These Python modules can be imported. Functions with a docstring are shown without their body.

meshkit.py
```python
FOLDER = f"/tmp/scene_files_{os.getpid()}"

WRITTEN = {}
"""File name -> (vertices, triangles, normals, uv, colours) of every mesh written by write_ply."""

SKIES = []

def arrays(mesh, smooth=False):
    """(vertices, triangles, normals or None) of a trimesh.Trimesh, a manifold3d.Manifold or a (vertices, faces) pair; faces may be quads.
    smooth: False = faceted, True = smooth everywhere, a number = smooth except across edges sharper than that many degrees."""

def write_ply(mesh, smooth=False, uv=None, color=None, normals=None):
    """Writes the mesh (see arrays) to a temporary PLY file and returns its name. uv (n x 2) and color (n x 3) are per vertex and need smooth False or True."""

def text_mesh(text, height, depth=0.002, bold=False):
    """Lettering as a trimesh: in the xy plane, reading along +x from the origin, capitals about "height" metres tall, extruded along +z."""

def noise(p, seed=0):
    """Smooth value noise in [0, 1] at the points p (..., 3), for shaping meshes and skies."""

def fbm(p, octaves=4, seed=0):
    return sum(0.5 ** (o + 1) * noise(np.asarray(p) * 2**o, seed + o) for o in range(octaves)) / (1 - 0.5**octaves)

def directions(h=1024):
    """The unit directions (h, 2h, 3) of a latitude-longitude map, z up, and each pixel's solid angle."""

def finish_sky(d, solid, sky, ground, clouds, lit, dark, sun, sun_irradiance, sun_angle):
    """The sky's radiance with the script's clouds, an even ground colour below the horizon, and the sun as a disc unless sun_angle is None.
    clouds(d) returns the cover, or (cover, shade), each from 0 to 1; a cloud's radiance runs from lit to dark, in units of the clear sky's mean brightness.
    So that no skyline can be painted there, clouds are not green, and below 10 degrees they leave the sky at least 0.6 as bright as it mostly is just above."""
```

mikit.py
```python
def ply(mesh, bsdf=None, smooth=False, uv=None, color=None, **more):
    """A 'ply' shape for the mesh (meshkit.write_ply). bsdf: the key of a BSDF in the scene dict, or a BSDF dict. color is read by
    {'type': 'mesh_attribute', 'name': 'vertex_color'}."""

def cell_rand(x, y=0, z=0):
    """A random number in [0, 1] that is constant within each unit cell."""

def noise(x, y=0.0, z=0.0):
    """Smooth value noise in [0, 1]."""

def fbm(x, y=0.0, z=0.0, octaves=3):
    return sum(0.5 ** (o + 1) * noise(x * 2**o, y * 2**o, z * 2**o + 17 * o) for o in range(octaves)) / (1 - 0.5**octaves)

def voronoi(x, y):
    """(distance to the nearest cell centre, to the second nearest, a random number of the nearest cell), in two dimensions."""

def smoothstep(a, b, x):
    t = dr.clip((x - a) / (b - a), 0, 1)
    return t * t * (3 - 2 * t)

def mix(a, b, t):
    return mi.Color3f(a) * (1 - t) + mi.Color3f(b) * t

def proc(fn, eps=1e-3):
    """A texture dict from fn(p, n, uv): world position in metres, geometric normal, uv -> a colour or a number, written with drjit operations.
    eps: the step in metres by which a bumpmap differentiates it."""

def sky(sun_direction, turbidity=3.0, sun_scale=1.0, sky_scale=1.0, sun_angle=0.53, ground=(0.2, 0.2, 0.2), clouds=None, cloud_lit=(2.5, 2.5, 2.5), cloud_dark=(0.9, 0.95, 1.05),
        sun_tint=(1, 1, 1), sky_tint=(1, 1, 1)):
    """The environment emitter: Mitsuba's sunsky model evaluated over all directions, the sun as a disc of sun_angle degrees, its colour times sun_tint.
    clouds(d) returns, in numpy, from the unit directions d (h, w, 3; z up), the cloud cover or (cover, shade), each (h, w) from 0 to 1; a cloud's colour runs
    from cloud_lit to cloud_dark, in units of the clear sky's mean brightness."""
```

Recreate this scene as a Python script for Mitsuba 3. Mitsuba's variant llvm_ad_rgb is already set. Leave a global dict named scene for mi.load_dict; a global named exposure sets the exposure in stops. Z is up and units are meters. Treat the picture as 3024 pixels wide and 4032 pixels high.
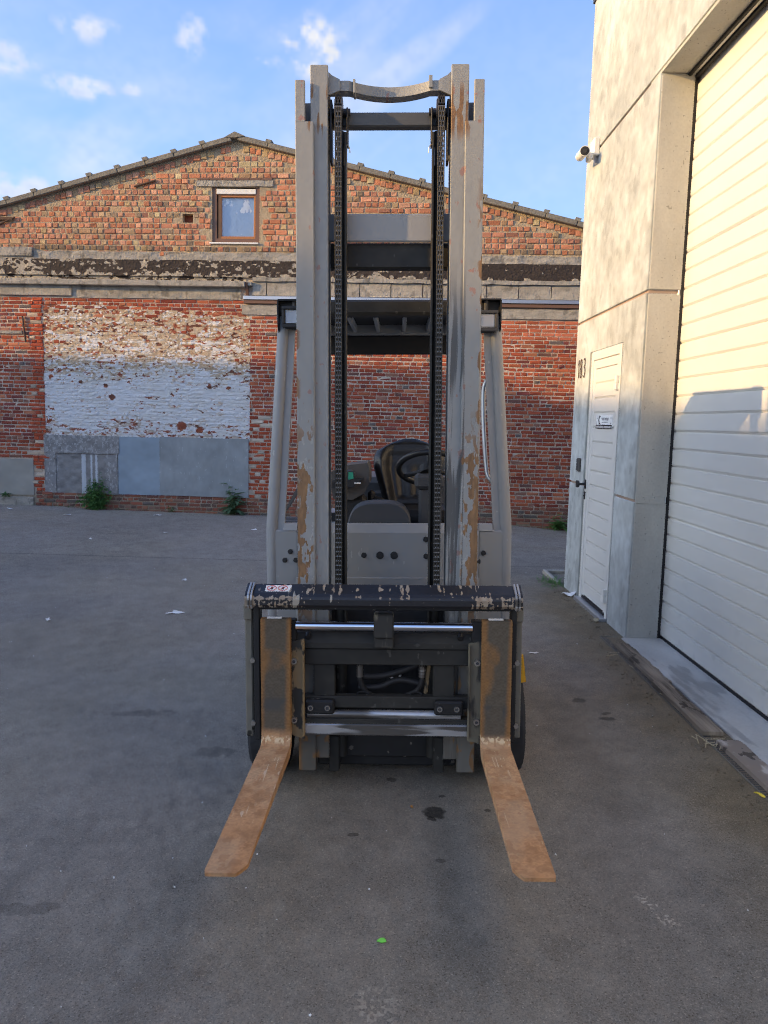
import math, random, numpy as np, trimesh, manifold3d, shapely
import drjit as dr, mitsuba as mi, mikit, meshkit
from shapely.geometry import Polygon, Point, box as sbox
from mikit import noise, fbm, voronoi, cell_rand, smoothstep, mix, proc, ply
T = mi.ScalarTransform4f
scene, labels, used = {}, {}, set()
R = random.Random(7)
NR = np.random.default_rng(11)

# ------------------------------------------------------------------ camera, sky, exposure
CAM = np.array([0, 0, 1.58]); FWD = np.array([0.008611, 0.993102, -0.116938]); UP = np.array([-0.024565, 0.117117, 0.992814])
scene['camera'] = {'type': 'perspective', 'fov': 53.047, 'fov_axis': 'x', 'near_clip': 0.05, 'far_clip': 500.0,
                   'to_world': T().look_at(origin=CAM.tolist(), target=(CAM + FWD).tolist(), up=UP.tolist())}
exposure = 4.03
SUN = np.array([-1.0, -0.30, 0.235])


def sky_clouds(d):
    az = np.degrees(np.arctan2(d[..., 0], d[..., 1])); el = np.degrees(np.arcsin(np.clip(d[..., 2], -1, 1)))
    q = d / np.maximum(d[..., 2:3] + 0.18, 0.08)
    n = meshkit.fbm(np.stack([q[..., 0] * 1.6 + 3, q[..., 1] * 1.6, q[..., 2] * 0 + 4], -1), 5, 3)
    n2 = meshkit.fbm(np.stack([q[..., 0] * 4.5 + 1, q[..., 1] * 6.0, q[..., 2] * 0], -1), 4, 9)
    veil = np.clip((n - 0.42) * 1.5, 0, 1) * 0.34 + np.clip((n2 - 0.5) * 2.0, 0, 1) * 0.22
    low = np.clip(1 - el / 34.0, 0, 1)
    cover = veil * (0.35 + 0.65 * low) + 0.16 * np.clip(1 - el / 14, 0, 1)
    rot = np.radians(35); xa, xb = az * np.cos(rot) + el * np.sin(rot), -az * np.sin(rot) + el * np.cos(rot)
    wisp = meshkit.fbm(np.stack([xa * .10, xb * .55, az * 0 + 7], -1), 5, 31); patch = meshkit.fbm(np.stack([az * .06, el * .09, az * 0 + 2], -1), 3, 41)
    cover = cover + .27 * np.clip((wisp - .45) * 2.6, 0, 1) * np.clip((patch - .40) * 4, 0, 1) * np.clip((el - 6) / 10, 0, 1)
    side = np.clip((-az - 2) / 22.0, 0, 1) * np.clip(1 - np.abs(az + 40) / 60, 0, 1)
    cover = cover + 0.55 * side * np.clip((n2 - 0.32) * 1.8 + 0.1, 0, 1) * low * 1.4
    w = meshkit.fbm(np.stack([az * 0.55, el * 0.8, az * 0], -1), 5, 21) - 0.5
    w2 = meshkit.fbm(np.stack([az * 1.7, el * 2.1, az * 0 + 3], -1), 4, 5) - 0.5
    puff = np.zeros_like(az)
    for a, e, ra, re, s in [(-5.2, 24.1, 1.7, 1.15, 1.6), (-8.0, 23.1, 1.2, .55, .6), (-13.5, 24.0, .75, 1.0, .72), (-20.3, 23.6, 1.5, .55, .8), (-18.9, 23.9, .8, .35, .5), (-20.6, 20.4, 1.7, .5, .75),
                            (-17.6, 20.7, .7, .3, .6), (-25.4, 21.3, 1.8, .7, .7), (-24.6, 14.2, 2.4, .7, .8), (-33, 22, 4, 1.2, .7), (-44, 18, 5, 1.5, .7), (28, 19, 4, 1.2, .5), (45, 24, 5, 1.4, .6), (75, 20, 7, 2, .6), (-80, 21, 7, 2, .6), (120, 24, 7, 2, .6), (160, 18, 8, 2, .6), (-150, 24, 7, 2, .6)]:
        r = ((az - a) / ra) ** 2 + ((el - e) / re) ** 2
        puff = np.maximum(puff, s * .80 * np.clip(.78 - r * 0.36 + 3.0 * w + 1.9 * w2, 0, 1) ** 1.35 * np.exp(-np.maximum(r - 1.0, 0) * .8))
    cover = np.clip(1 - (1 - np.clip(cover, 0, 1)) * (1 - np.clip(puff, 0, .92)), 0, 0.95)
    shade = np.clip(0.25 + 1.6 * w2 + 0.2 * w, 0, 0.8)
    return cover, shade


scene['sky'] = mikit.sky(SUN, turbidity=6.0, sun_scale=0.39, sky_scale=1.12, sky_tint=(0.42, 0.535, 0.84), sun_angle=0.6, clouds=sky_clouds, cloud_lit=(1.30, 1.27, 1.25), cloud_dark=(.90, .96, 1.06), sun_tint=(1.0, 0.975, 0.82))


# ------------------------------------------------------------------ helpers
def uniq(k):
    if k not in used:
        used.add(k); return k
    n = 1
    while f'{k}_{n:03d}' in used: n += 1
    k = f'{k}_{n:03d}'; used.add(k); return k


def tag(k, label=None, cat=None, group=None, kind=None):
    d = {}
    if label: d['label'] = label
    if cat: d['category'] = cat
    if group: d['group'] = group
    if kind: d['kind'] = kind
    if d: labels[k] = d
    return k


def thing(name, label, cat, group=None): return tag(uniq(name), label, cat, group)


def add(name, mesh, bsdf, parent=None, smooth=False, M=None, label=None, cat=None, group=None, kind=None, color=None):
    k = uniq((parent + '__' if parent else '') + name)
    if isinstance(mesh, (list,)): mesh = join(mesh)
    if M is not None:
        mesh = mesh.copy(); mesh.apply_transform(M)
    scene[k] = ply(mesh, bsdf, smooth, color=color)
    return tag(k, label, cat, group, kind)


def join(ms): return trimesh.util.concatenate(ms)


def hull(pts): return trimesh.convex.convex_hull(np.asarray(pts, float))


def box(x0, x1, y0, y1, z0, z1, b=0.0):
    if not b:
        m = trimesh.creation.box((x1 - x0, y1 - y0, z1 - z0)); m.apply_translation(((x0 + x1) / 2, (y0 + y1) / 2, (z0 + z1) / 2)); return m
    b = min(b, (x1 - x0) * .45, (y1 - y0) * .45, (z1 - z0) * .45)
    P = []
    for x, sx in ((x0, 1), (x1, -1)):
        for y, sy in ((y0, 1), (y1, -1)):
            for z, sz in ((z0, 1), (z1, -1)):
                P += [(x, y + sy * b, z + sz * b), (x + sx * b, y, z + sz * b), (x + sx * b, y + sy * b, z)]
    return hull(P)


def cyl(p0, p1, r, n=16, r2=None):
    p0, p1 = np.array(p0, float), np.array(p1, float); d = p1 - p0; L = np.linalg.norm(d); d /= L
    a = np.cross(d, [0, 0, 1] if abs(d[2]) < .9 else [1, 0, 0]); a /= np.linalg.norm(a); b = np.cross(d, a)
    th = np.arange(n) * 2 * np.pi / n; ring = np.cos(th)[:, None] * a + np.sin(th)[:, None] * b
    v = np.vstack([p0 + ring * r, p1 + ring * (r if r2 is None else r2), [p0], [p1]]); i = np.arange(n); j = (i + 1) % n
    f = np.vstack([np.stack([i, j, j + n], 1), np.stack([i, j + n, i + n], 1), np.stack([j, i, i * 0 + 2 * n], 1), np.stack([i + n, j + n, i * 0 + 2 * n + 1], 1)])
    m = trimesh.Trimesh(v, f, process=False); return m


def tube(pts, r, n=10, closed=False):
    p = np.asarray(pts, float); N = len(p)
    t = (np.roll(p, -1, 0) - np.roll(p, 1, 0)) if closed else np.gradient(p, axis=0)
    t /= np.linalg.norm(t, axis=1, keepdims=True)
    a = np.cross(t[0], [0, 0, 1] if abs(t[0][2]) < .8 else [1, 0, 0]); A = []
    for k in range(N):
        a = a - t[k] * (a @ t[k]); a = a / np.linalg.norm(a); A.append(a)
    A = np.array(A); B = np.cross(t, A); th = np.arange(n) * 2 * np.pi / n
    rr = np.broadcast_to(r, (N,))[:, None, None]
    v = (p[:, None] + rr * (np.cos(th)[None, :, None] * A[:, None] + np.sin(th)[None, :, None] * B[:, None])).reshape(-1, 3)
    f = []
    for k in range(N if closed else N - 1):
        k2 = (k + 1) % N
        for i in range(n):
            j = (i + 1) % n
            f += [(k * n + i, k * n + j, k2 * n + j), (k * n + i, k2 * n + j, k2 * n + i)]
    if not closed:
        v = np.vstack([v, p[:1], p[-1:]]); c0, c1 = N * n, N * n + 1
        for i in range(n):
            j = (i + 1) % n; f += [(j, i, c0), ((N - 1) * n + i, (N - 1) * n + j, c1)]
    return trimesh.Trimesh(v, f, process=False)


def smooth_path(pts, k=6):
    p = np.asarray(pts, float); q = np.vstack([2 * p[0] - p[1], p, 2 * p[-1] - p[-2]]); out = []
    for i in range(1, len(q) - 2):
        for s in np.arange(k) / k:
            a, b, c, d = q[i - 1:i + 3]
            out.append(.5 * (2 * b + (c - a) * s + (2 * a - 5 * b + 4 * c - d) * s * s + (3 * b - 3 * c + d - a) * s ** 3))
    return np.array(out + [p[-1]])


def prism(poly, axis, a, b):
    """polygon extruded along axis from a to b. axis 'x': poly in (y,z); 'y': poly in (x,z); 'z': poly in (x,y)"""
    g = poly if isinstance(poly, Polygon) else Polygon(poly)
    if not g.is_valid: g = g.buffer(0)
    m = trimesh.creation.extrude_polygon(g, b - a, engine='earcut'); v = m.vertices.copy(); h = v[:, 2] + a
    o = {'x': np.stack([h, v[:, 0], v[:, 1]], 1), 'y': np.stack([v[:, 0], h, v[:, 1]], 1), 'z': np.stack([v[:, 0], v[:, 1], h], 1)}[axis]
    f = m.faces if axis != 'y' else m.faces[:, ::-1]
    return trimesh.Trimesh(o, f, process=False)


def move(m, x=0, y=0, z=0):
    m = m.copy(); m.apply_translation((x, y, z)); return m


def rotm(m, ang, axis, pt=(0, 0, 0)):
    m = m.copy(); m.apply_transform(trimesh.transformations.rotation_matrix(math.radians(ang), axis, pt)); return m


def ss(a, b, x):
    t = np.clip((x - a) / (b - a), 0, 1); return t * t * (3 - 2 * t)


# ------------------------------------------------------------------ materials
def C3(r, g, b): return mi.Color3f(r, g, b)


def mat(key, col, rough=.75, spec=.35, metal=0., bump=None, **kw):
    d = {'type': 'principled', 'base_color': col if isinstance(col, dict) else ({'type': 'rgb', 'value': list(col)} if not callable(col) else proc(col)),
         'roughness': rough if not callable(rough) else proc(rough), 'metallic': metal if not callable(metal) else proc(metal), 'specular': spec, **kw}
    if bump: d = {'type': 'bumpmap', 'arbitrary': proc(bump[0], bump[2] if len(bump) > 2 else 1e-3), 'scale': bump[1], 'bsdf': d}
    scene[key] = {'type': 'twosided', 'bsdf': d}


def f_asphalt(p, n, uv):
    big = fbm(p.x * .55, p.y * .55, 3.0, 3); mid = fbm(p.x * 6, p.y * 6, 1.0, 3)
    g = noise(p.x * 210, p.y * 210, 2.0); g2 = noise(p.x * 460, p.y * 460, 5.0)
    v = .176 + .060 * (big - .5) + .050 * (mid - .5) + .05 * (fbm(p.x * 17, p.y * 17, 9.0, 2) - .5) + .060 * (g - .5) + .060 * (g2 - .5)
    d, d2, c = voronoi(p.x * 150, p.y * 150)
    v = v + dr.select((c > .90) & (d < .34), .09 * (c - .8) * 5, 0.0) - dr.select((c < .08) & (d < .4), .05, 0.0)
    seam = p.y - (8.72 - .067 * (p.x + 2.8)) + .03 * (noise(p.x * 1.3, 7.0) - .5)
    v = v * (1 - .38 * (1 - smoothstep(.008, .03, dr.abs(seam))) * smoothstep(4.0, 2.0, p.x))
    v = v * (1 + .10 * smoothstep(-.2, .2, seam))
    for sx, sy, rx, ry, k in ((.262, 2.963, .042, .044, .75), (.245, 2.915, .018, .015, .7), (.09, 3.25, .02, .02, .5), (1.17, 4.20, .045, .03, .5), (1.26, 3.99, .025, .018, .5), (1.25, 3.92, .04, .02, .55), (-.06, 2.80, .02, .012, .5), (.26, 2.62, .02, .012, .4), (.48, 2.98, .012, .01, .6), (.30, 3.10, .012, .01, .6), (-1.25, 4.05, .16, .05, .28), (-.75, 3.55, .10, .05, .3), (-1.75, 2.95, .09, .05, .3), (-1.1, 2.35, .12, .03, .25)):
        w = (noise(p.x * 38, p.y * 38, sx * 9) - .5) * 1.1
        q = dr.sqrt(dr.square((p.x - sx) / rx) + dr.square((p.y - sy) / ry)) + w
        v = v * (1 - k * (1 - smoothstep(.8, 1.25, q)))
    for tx, ty, w_, l_, k in ((.28, 2.55, .10, .9, .16), (-.62, 2.2, .12, 1.2, .10), (-1.22, 2.35, .07, .35, .22), (1.02, 3.4, .16, 1.5, .10), (-2.6, 5.6, .35, 1.6, .10)):
        v = v * (1 - k * smoothstep(1.0, .2, dr.sqrt(dr.square((p.x - tx + .05 * (p.y - ty)) / w_) + dr.square((p.y - ty) / l_)) + .5 * (mid - .5)))
    ch = .6 * smoothstep(.11, .02, dr.sqrt(dr.square((p.x - .02) * 1.0) + dr.square((p.y - 1.92) * .9))) * smoothstep(.52, .72, noise(p.x * 110, p.y * 110, 4.0))
    ch = ch + smoothstep(.04, .01, dr.abs(p.x - .965 + .3 * (p.y - 2.25))) * smoothstep(.12, .05, dr.abs(p.y - 2.33)) * smoothstep(.55, .75, noise(p.x * 120, p.y * 120, 9.0))
    v = v + .17 * dr.minimum(ch, 1.0)
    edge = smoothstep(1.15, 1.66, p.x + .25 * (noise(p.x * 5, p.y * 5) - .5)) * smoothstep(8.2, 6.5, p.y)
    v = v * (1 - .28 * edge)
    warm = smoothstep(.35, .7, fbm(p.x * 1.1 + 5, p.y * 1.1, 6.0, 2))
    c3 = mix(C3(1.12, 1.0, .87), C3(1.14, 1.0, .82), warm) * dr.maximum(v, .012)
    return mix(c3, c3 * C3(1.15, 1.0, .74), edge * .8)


def b_asphalt(p, n, uv): return .5 * noise(p.x * 170, p.y * 170, 1.0) + .4 * noise(p.x * 340, p.y * 340, 8.0) + 2 * noise(p.x * 26, p.y * 26, 3.0)


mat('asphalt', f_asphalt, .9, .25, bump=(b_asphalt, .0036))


def f_concrete(p, n, uv):
    s = fbm(p.y * 1.5 + p.x * 3, p.z * 1.2, 2.0, 4); m = fbm(p.y * 5.5 + p.x * 9, p.z * 5.2, 7.0, 4); f = fbm(p.y * 19, p.z * 17, p.x * 30, 3)
    v = .465 + .20 * (s - .5) + .22 * (m - .5) + .17 * (f - .5)
    st = smoothstep(.50, .68, fbm(p.y * 2.0 + 3, p.z * 1.5, 11.0, 4)) * smoothstep(.35, .6, m); v = v * (1 - .20 * st)
    d = smoothstep(.60, .70, fbm(p.y * 8, p.z * 6.0, 4.0, 3)); v = v * (1 - .12 * d)
    return mix(C3(.945, .985, .95), C3(.92, .98, .99), m) * v


def f_jamb(p, n, uv):
    s = fbm(p.y * 6 + p.x * 7, p.z * 2.2, p.y * 3, 4); g = noise(p.x * 120, p.z * 110, p.y * 120)
    pore = smoothstep(.84, .90, noise(p.x * 85, p.z * 62, p.y * 55)) * .8
    return C3(1.0, .975, .88) * ((.44 + .16 * (s - .5) + .05 * (g - .5)) * (1 - .45 * pore))


def b_conc(p, n, uv): return fbm(p.x * 30 + p.y * 30, p.z * 24, 3.0, 3)


mat('concrete', f_concrete, .85, .25, bump=(b_conc, .003))
mat('jamb_concrete', f_jamb, .85, .25, bump=(b_conc, .003))


def f_sill(p, n, uv):
    s = fbm(p.x * 5, p.y * 2.4, 2.0, 4); g = noise(p.x * 130, p.y * 130, 3.0)
    return C3(1.04, 1.0, .93) * (.42 + .22 * (s - .5) + .04 * (g - .5)) * (1 - .3 * smoothstep(.6, .75, fbm(p.x * 11, p.y * 3, 8.0, 3)))


mat('sill_concrete', f_sill, .85, .25, bump=(b_conc, .002))
mat('sealant', (.36, .27, .22), .8)
mat('door_white', lambda p, n, uv: C3(.70, .695, .66) * (1 - .05 * fbm(p.y * 3, p.z * 2.0, 3.0, 3) - .10 * smoothstep(.66, .8, fbm(p.y * 9, p.z * 9, 1.0, 3)) * smoothstep(.75, .1, p.z)), .42, .4)
mat('rubber', (.018, .018, .020), .6)
mat('galvanised', (.55, .57, .60), .38, .5, .8)
mat('dark_metal', (.05, .05, .055), .5, .5)
mat('pvc_white', (.78, .77, .72), .45)

# brick surfaces
mat('brick', {'type': 'mesh_attribute', 'name': 'vertex_color'}, .92, .2, bump=(lambda p, n, uv: fbm(p.x * 62, p.z * 80, p.y * 40, 3), .006))


def f_mortar(p, n, uv):
    g = fbm(p.x * 24, p.z * 30, 1.0, 3); h = noise(p.x * 160, p.z * 160, 2.0)
    low = smoothstep(.45, .05, p.z); t = smoothstep(.35, .65, fbm(p.x * 3, p.z * 4, 9.0, 3))
    c = mix(C3(.46, .37, .29), C3(.58, .50, .41), t) * (.95 + .4 * (g - .45) + .2 * (h - .5))
    return mix(c, c * C3(.45, .46, .40), low * .75)


def b_mortar(p, n, uv): return fbm(p.x * 45, p.z * 50, 4.0, 3)


mat('mortar', f_mortar, .95, .15, bump=(b_mortar, .012))
mat('gable_mortar', lambda p, n, uv: mix(C3(.37, .29, .195), C3(.47, .38, .26), fbm(p.x * 5, p.z * 8, 2.0, 3)) * (.95 + .5 * (fbm(p.x * 40, p.z * 40, 1.0, 3) - .4)), .95, .15, bump=(b_mortar, .014))


OFX0 = 0.0


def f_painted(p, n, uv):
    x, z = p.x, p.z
    up = smoothstep(2.02, 2.42, z + .22 * (fbm(x * 1.7, 5.0, 1.0, 2) - .5))  # tan flaking above the sunlit edge; warm sunlight put into the tone too
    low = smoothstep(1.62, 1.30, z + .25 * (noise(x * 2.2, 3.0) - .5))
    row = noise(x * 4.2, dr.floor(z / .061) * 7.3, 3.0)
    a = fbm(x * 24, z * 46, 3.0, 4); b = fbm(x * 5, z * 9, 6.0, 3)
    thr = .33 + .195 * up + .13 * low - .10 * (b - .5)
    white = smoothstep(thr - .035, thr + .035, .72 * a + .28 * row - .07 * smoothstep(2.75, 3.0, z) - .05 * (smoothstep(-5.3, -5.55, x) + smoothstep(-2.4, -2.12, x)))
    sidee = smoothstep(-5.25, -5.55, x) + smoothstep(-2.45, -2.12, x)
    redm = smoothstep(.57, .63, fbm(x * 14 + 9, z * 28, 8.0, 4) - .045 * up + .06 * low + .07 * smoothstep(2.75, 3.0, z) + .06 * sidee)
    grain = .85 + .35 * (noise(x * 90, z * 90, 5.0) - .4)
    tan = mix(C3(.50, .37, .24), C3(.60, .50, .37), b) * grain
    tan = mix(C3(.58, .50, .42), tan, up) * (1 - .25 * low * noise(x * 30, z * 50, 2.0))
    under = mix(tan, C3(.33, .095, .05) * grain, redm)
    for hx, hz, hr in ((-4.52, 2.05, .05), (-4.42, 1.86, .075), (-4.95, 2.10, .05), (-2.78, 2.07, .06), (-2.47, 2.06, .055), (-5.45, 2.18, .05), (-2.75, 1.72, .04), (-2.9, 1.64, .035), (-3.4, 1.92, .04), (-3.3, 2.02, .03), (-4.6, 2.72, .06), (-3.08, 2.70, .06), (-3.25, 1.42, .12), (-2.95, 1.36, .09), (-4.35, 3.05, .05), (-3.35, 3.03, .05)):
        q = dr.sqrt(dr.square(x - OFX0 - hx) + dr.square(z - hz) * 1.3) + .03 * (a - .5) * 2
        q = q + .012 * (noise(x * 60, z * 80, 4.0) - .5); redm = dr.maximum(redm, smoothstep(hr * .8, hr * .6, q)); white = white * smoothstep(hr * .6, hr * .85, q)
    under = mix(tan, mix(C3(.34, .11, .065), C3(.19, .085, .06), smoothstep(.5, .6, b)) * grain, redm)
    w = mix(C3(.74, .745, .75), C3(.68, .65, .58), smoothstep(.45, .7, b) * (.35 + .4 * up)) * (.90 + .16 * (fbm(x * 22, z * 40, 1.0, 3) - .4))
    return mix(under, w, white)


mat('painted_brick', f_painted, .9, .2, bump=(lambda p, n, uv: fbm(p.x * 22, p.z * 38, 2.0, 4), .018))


def f_cement(p, n, uv):
    s = fbm(p.x * 2.2, p.z * 3.1, 4.0, 4); g = fbm(p.x * 16, p.z * 9, 2.0, 3)
    return C3(.93, 1.0, 1.03) * (.315 + .14 * (s - .5) + .08 * (g - .5)) * (1 + .25 * smoothstep(.78, .82, fbm(p.x * 34, p.z * 17, 6.0, 3)))


mat('cement', f_cement, .85, .3, bump=(b_conc, .004))
mat('cement_blue', lambda p, n, uv: C3(.80, .98, 1.14) * (.36 + .16 * (fbm(p.x * 4, p.z * 5, 3.0, 4) - .5)), .8, .3, bump=(b_conc, .005))
mat('cement_tan', lambda p, n, uv: C3(1.03, .98, .86) * (.33 + .13 * (fbm(p.x * 4, p.z * 5, 3.0, 4) - .5)), .85, .3, bump=(b_conc, .003))


def f_rough_plaster(p, n, uv):
    a = fbm(p.x * 10, p.z * 14, 5.0, 4); w = smoothstep(.58, .66, fbm(p.x * 40, p.z * 26, 1.0, 4) + .03 * smoothstep(1.0, 1.2, p.z)) * (1 - smoothstep(-5.36, -5.32, p.x) * smoothstep(-4.52, -4.56, p.x) * smoothstep(.95, .91, p.z))
    drip = smoothstep(.10, .085, dr.abs(p.x + 4.93 - .07)) * smoothstep(.03, .05, dr.abs(p.x + 4.93 - .09)) + smoothstep(.022, .014, dr.abs(p.x + 4.70))
    drip = drip * smoothstep(.95, .90, p.z) * smoothstep(.92, .9, p.z)
    c = C3(.98, .96, .95) * (.27 + .22 * (a - .5))
    return mix(mix(c, C3(.50, .50, .50), w * .55), C3(.60, .64, .68), dr.minimum(drip, 1.) * .85)


mat('rough_plaster', f_rough_plaster, .9, .25, bump=(b_mortar, .02))


def f_band(p, n, uv):
    x, z = p.x, p.z
    m = fbm(x * 15, z * 24, 2.0, 5) - .075 + .26 * smoothstep(3.88, 3.80, z) * (noise(x * 9, 2.0) + .15) - .12 * smoothstep(-.5, 1.5, x) + .10 * smoothstep(-5.2, -5.8, x)
    t = smoothstep(.545, .585, m)
    g = .8 + .4 * (noise(x * 60, z * 60, 3.0) - .3)
    return mix(C3(.058, .046, .040) * g, C3(.46, .41, .33) * g, t)


mat('bitumen_band', f_band, .8, .3, bump=(b_mortar, .02))


def f_old_conc(p, n, uv):
    a = fbm(p.x * 6, p.z * 16, 2.0, 4); g = noise(p.x * 90, p.z * 70, 3.0); l = noise(p.x * 55, 2.0, p.y)
    return C3(1.0, .93, .80) * (.36 + .22 * (a - .5) + .06 * (g - .5) + .05 * (l - .5)) * (1 - .35 * smoothstep(.62, .75, fbm(p.x * 13, p.z * 9, 9.0, 3)))


mat('old_concrete', f_old_conc, .9, .2, bump=(b_mortar, .012))
mat('roof_tile', lambda p, n, uv: mix(C3(.17, .155, .135), C3(.27, .25, .20), fbm(p.x * 11, p.z * 20, p.y * 11, 4)) * (.8 + .4 * noise(p.x * 70, p.z * 70, p.y * 70)), .95, .15, bump=(b_mortar, .006))
mat('window_wood', (.40, .17, .06), .45, .4)
mat('frame_brown', (.17, .095, .065), .5, .4)
mat('film', lambda p, n, uv: mix(C3(.16, .25, .40), C3(.55, .58, .60), smoothstep(.64, .74, fbm(p.x * 9, p.z * 7, 2.0, 4))), .35, .6)  # blue of the reflected sky is put into the film colour; folds pale
scene['glass'] = {'type': 'thindielectric', 'int_ior': 1.5, 'ext_ior': 1.0}
mat('old_iron', (.11, .065, .045), .8)

# forklift surfaces (wear follows the parts themselves: x is measured across the truck, z up)
OFX = 0.07


def f_mastpaint(p, n, uv):
    z = p.z; e = dr.abs(p.x - OFX + .0254 * z - .004 * (z - .9)); sd = dr.select(p.x > OFX, 1.0, -1.0)
    a = fbm(p.x * 52 + 3 * sd, z * 21, p.y * 46, 4); b = fbm(p.x * 14, z * 5 + sd, 2.0, 3)
    low = smoothstep(1.70, 1.42, z) * smoothstep(.60, .85, z) * smoothstep(.300, .312, e)
    bias = smoothstep(.322, .368, e)
    t = a + .17 * bias * low + .10 * low * smoothstep(1.45, 1.05, z) + .16 * (b - .5)
    rust = smoothstep(.628, .668, t + .035 * (noise(p.x * 210, z * 70, 5.0) - .5)) * low
    edge = smoothstep(.352, .372, e) * smoothstep(.60, .63, fbm(p.x * 24, z * 11, sd, 4)) * smoothstep(2.70, 2.3, z)
    strk = noise(p.x * 120, z * 9, sd * 3) * .5 + fbm(p.x * 40, z * 16, 4.0, 4) * .5
    top = smoothstep(2.68, 2.76, z) * smoothstep(2.95, 2.88, z) * smoothstep(.330, .318, e) * smoothstep(.24, .25, e) * smoothstep(.52, .56, strk + .04 * sd)
    rust = dr.maximum(rust, dr.maximum(edge, top))
    grease = smoothstep(.318, .312, e) * smoothstep(2.3, 1.9, z) * dr.select(p.x > OFX, 1.0, .10) * smoothstep(.45, .62, fbm(p.x * 75, z * 3.2, 6.0, 4))
    base = C3(.272, .278, .278) * (1 + .16 * (b - .5) + .06 * (noise(p.x * 60, z * 60, p.y * 60) - .5))
    red = smoothstep(.765, .78, fbm(p.x * 38 + 8, z * 26, 3.0, 4)) * .55
    chip = smoothstep(.70, .72, fbm(p.x * 90 + 2, z * 60, 7.0, 3)) * low
    base = mix(mix(mix(base, C3(.34, .13, .09), red), C3(.45, .45, .42), chip * .4), C3(.05, .05, .052), grease * .8)
    base = mix(base, C3(.125, .112, .092) * (.6 + .8 * b), smoothstep(.80, .55, z) * .85)
    rust = dr.maximum(rust, smoothstep(.75, .6, z) * smoothstep(.60, .66, a + .10 * bias))
    rc = mix(C3(.155, .078, .030), C3(.27, .145, .058), fbm(p.x * 60, z * 14, 1.0, 3)) * (.8 + .4 * noise(p.x * 150, z * 60, 4.0))
    return mix(base, rc, rust * .92)


mat('mast_paint', f_mastpaint, .5, .4, bump=(lambda p, n, uv: fbm(p.x * 46 + 3 * dr.select(p.x > OFX, 1.0, -1.0), p.z * 17, p.y * 46, 4), .0012))


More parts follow.
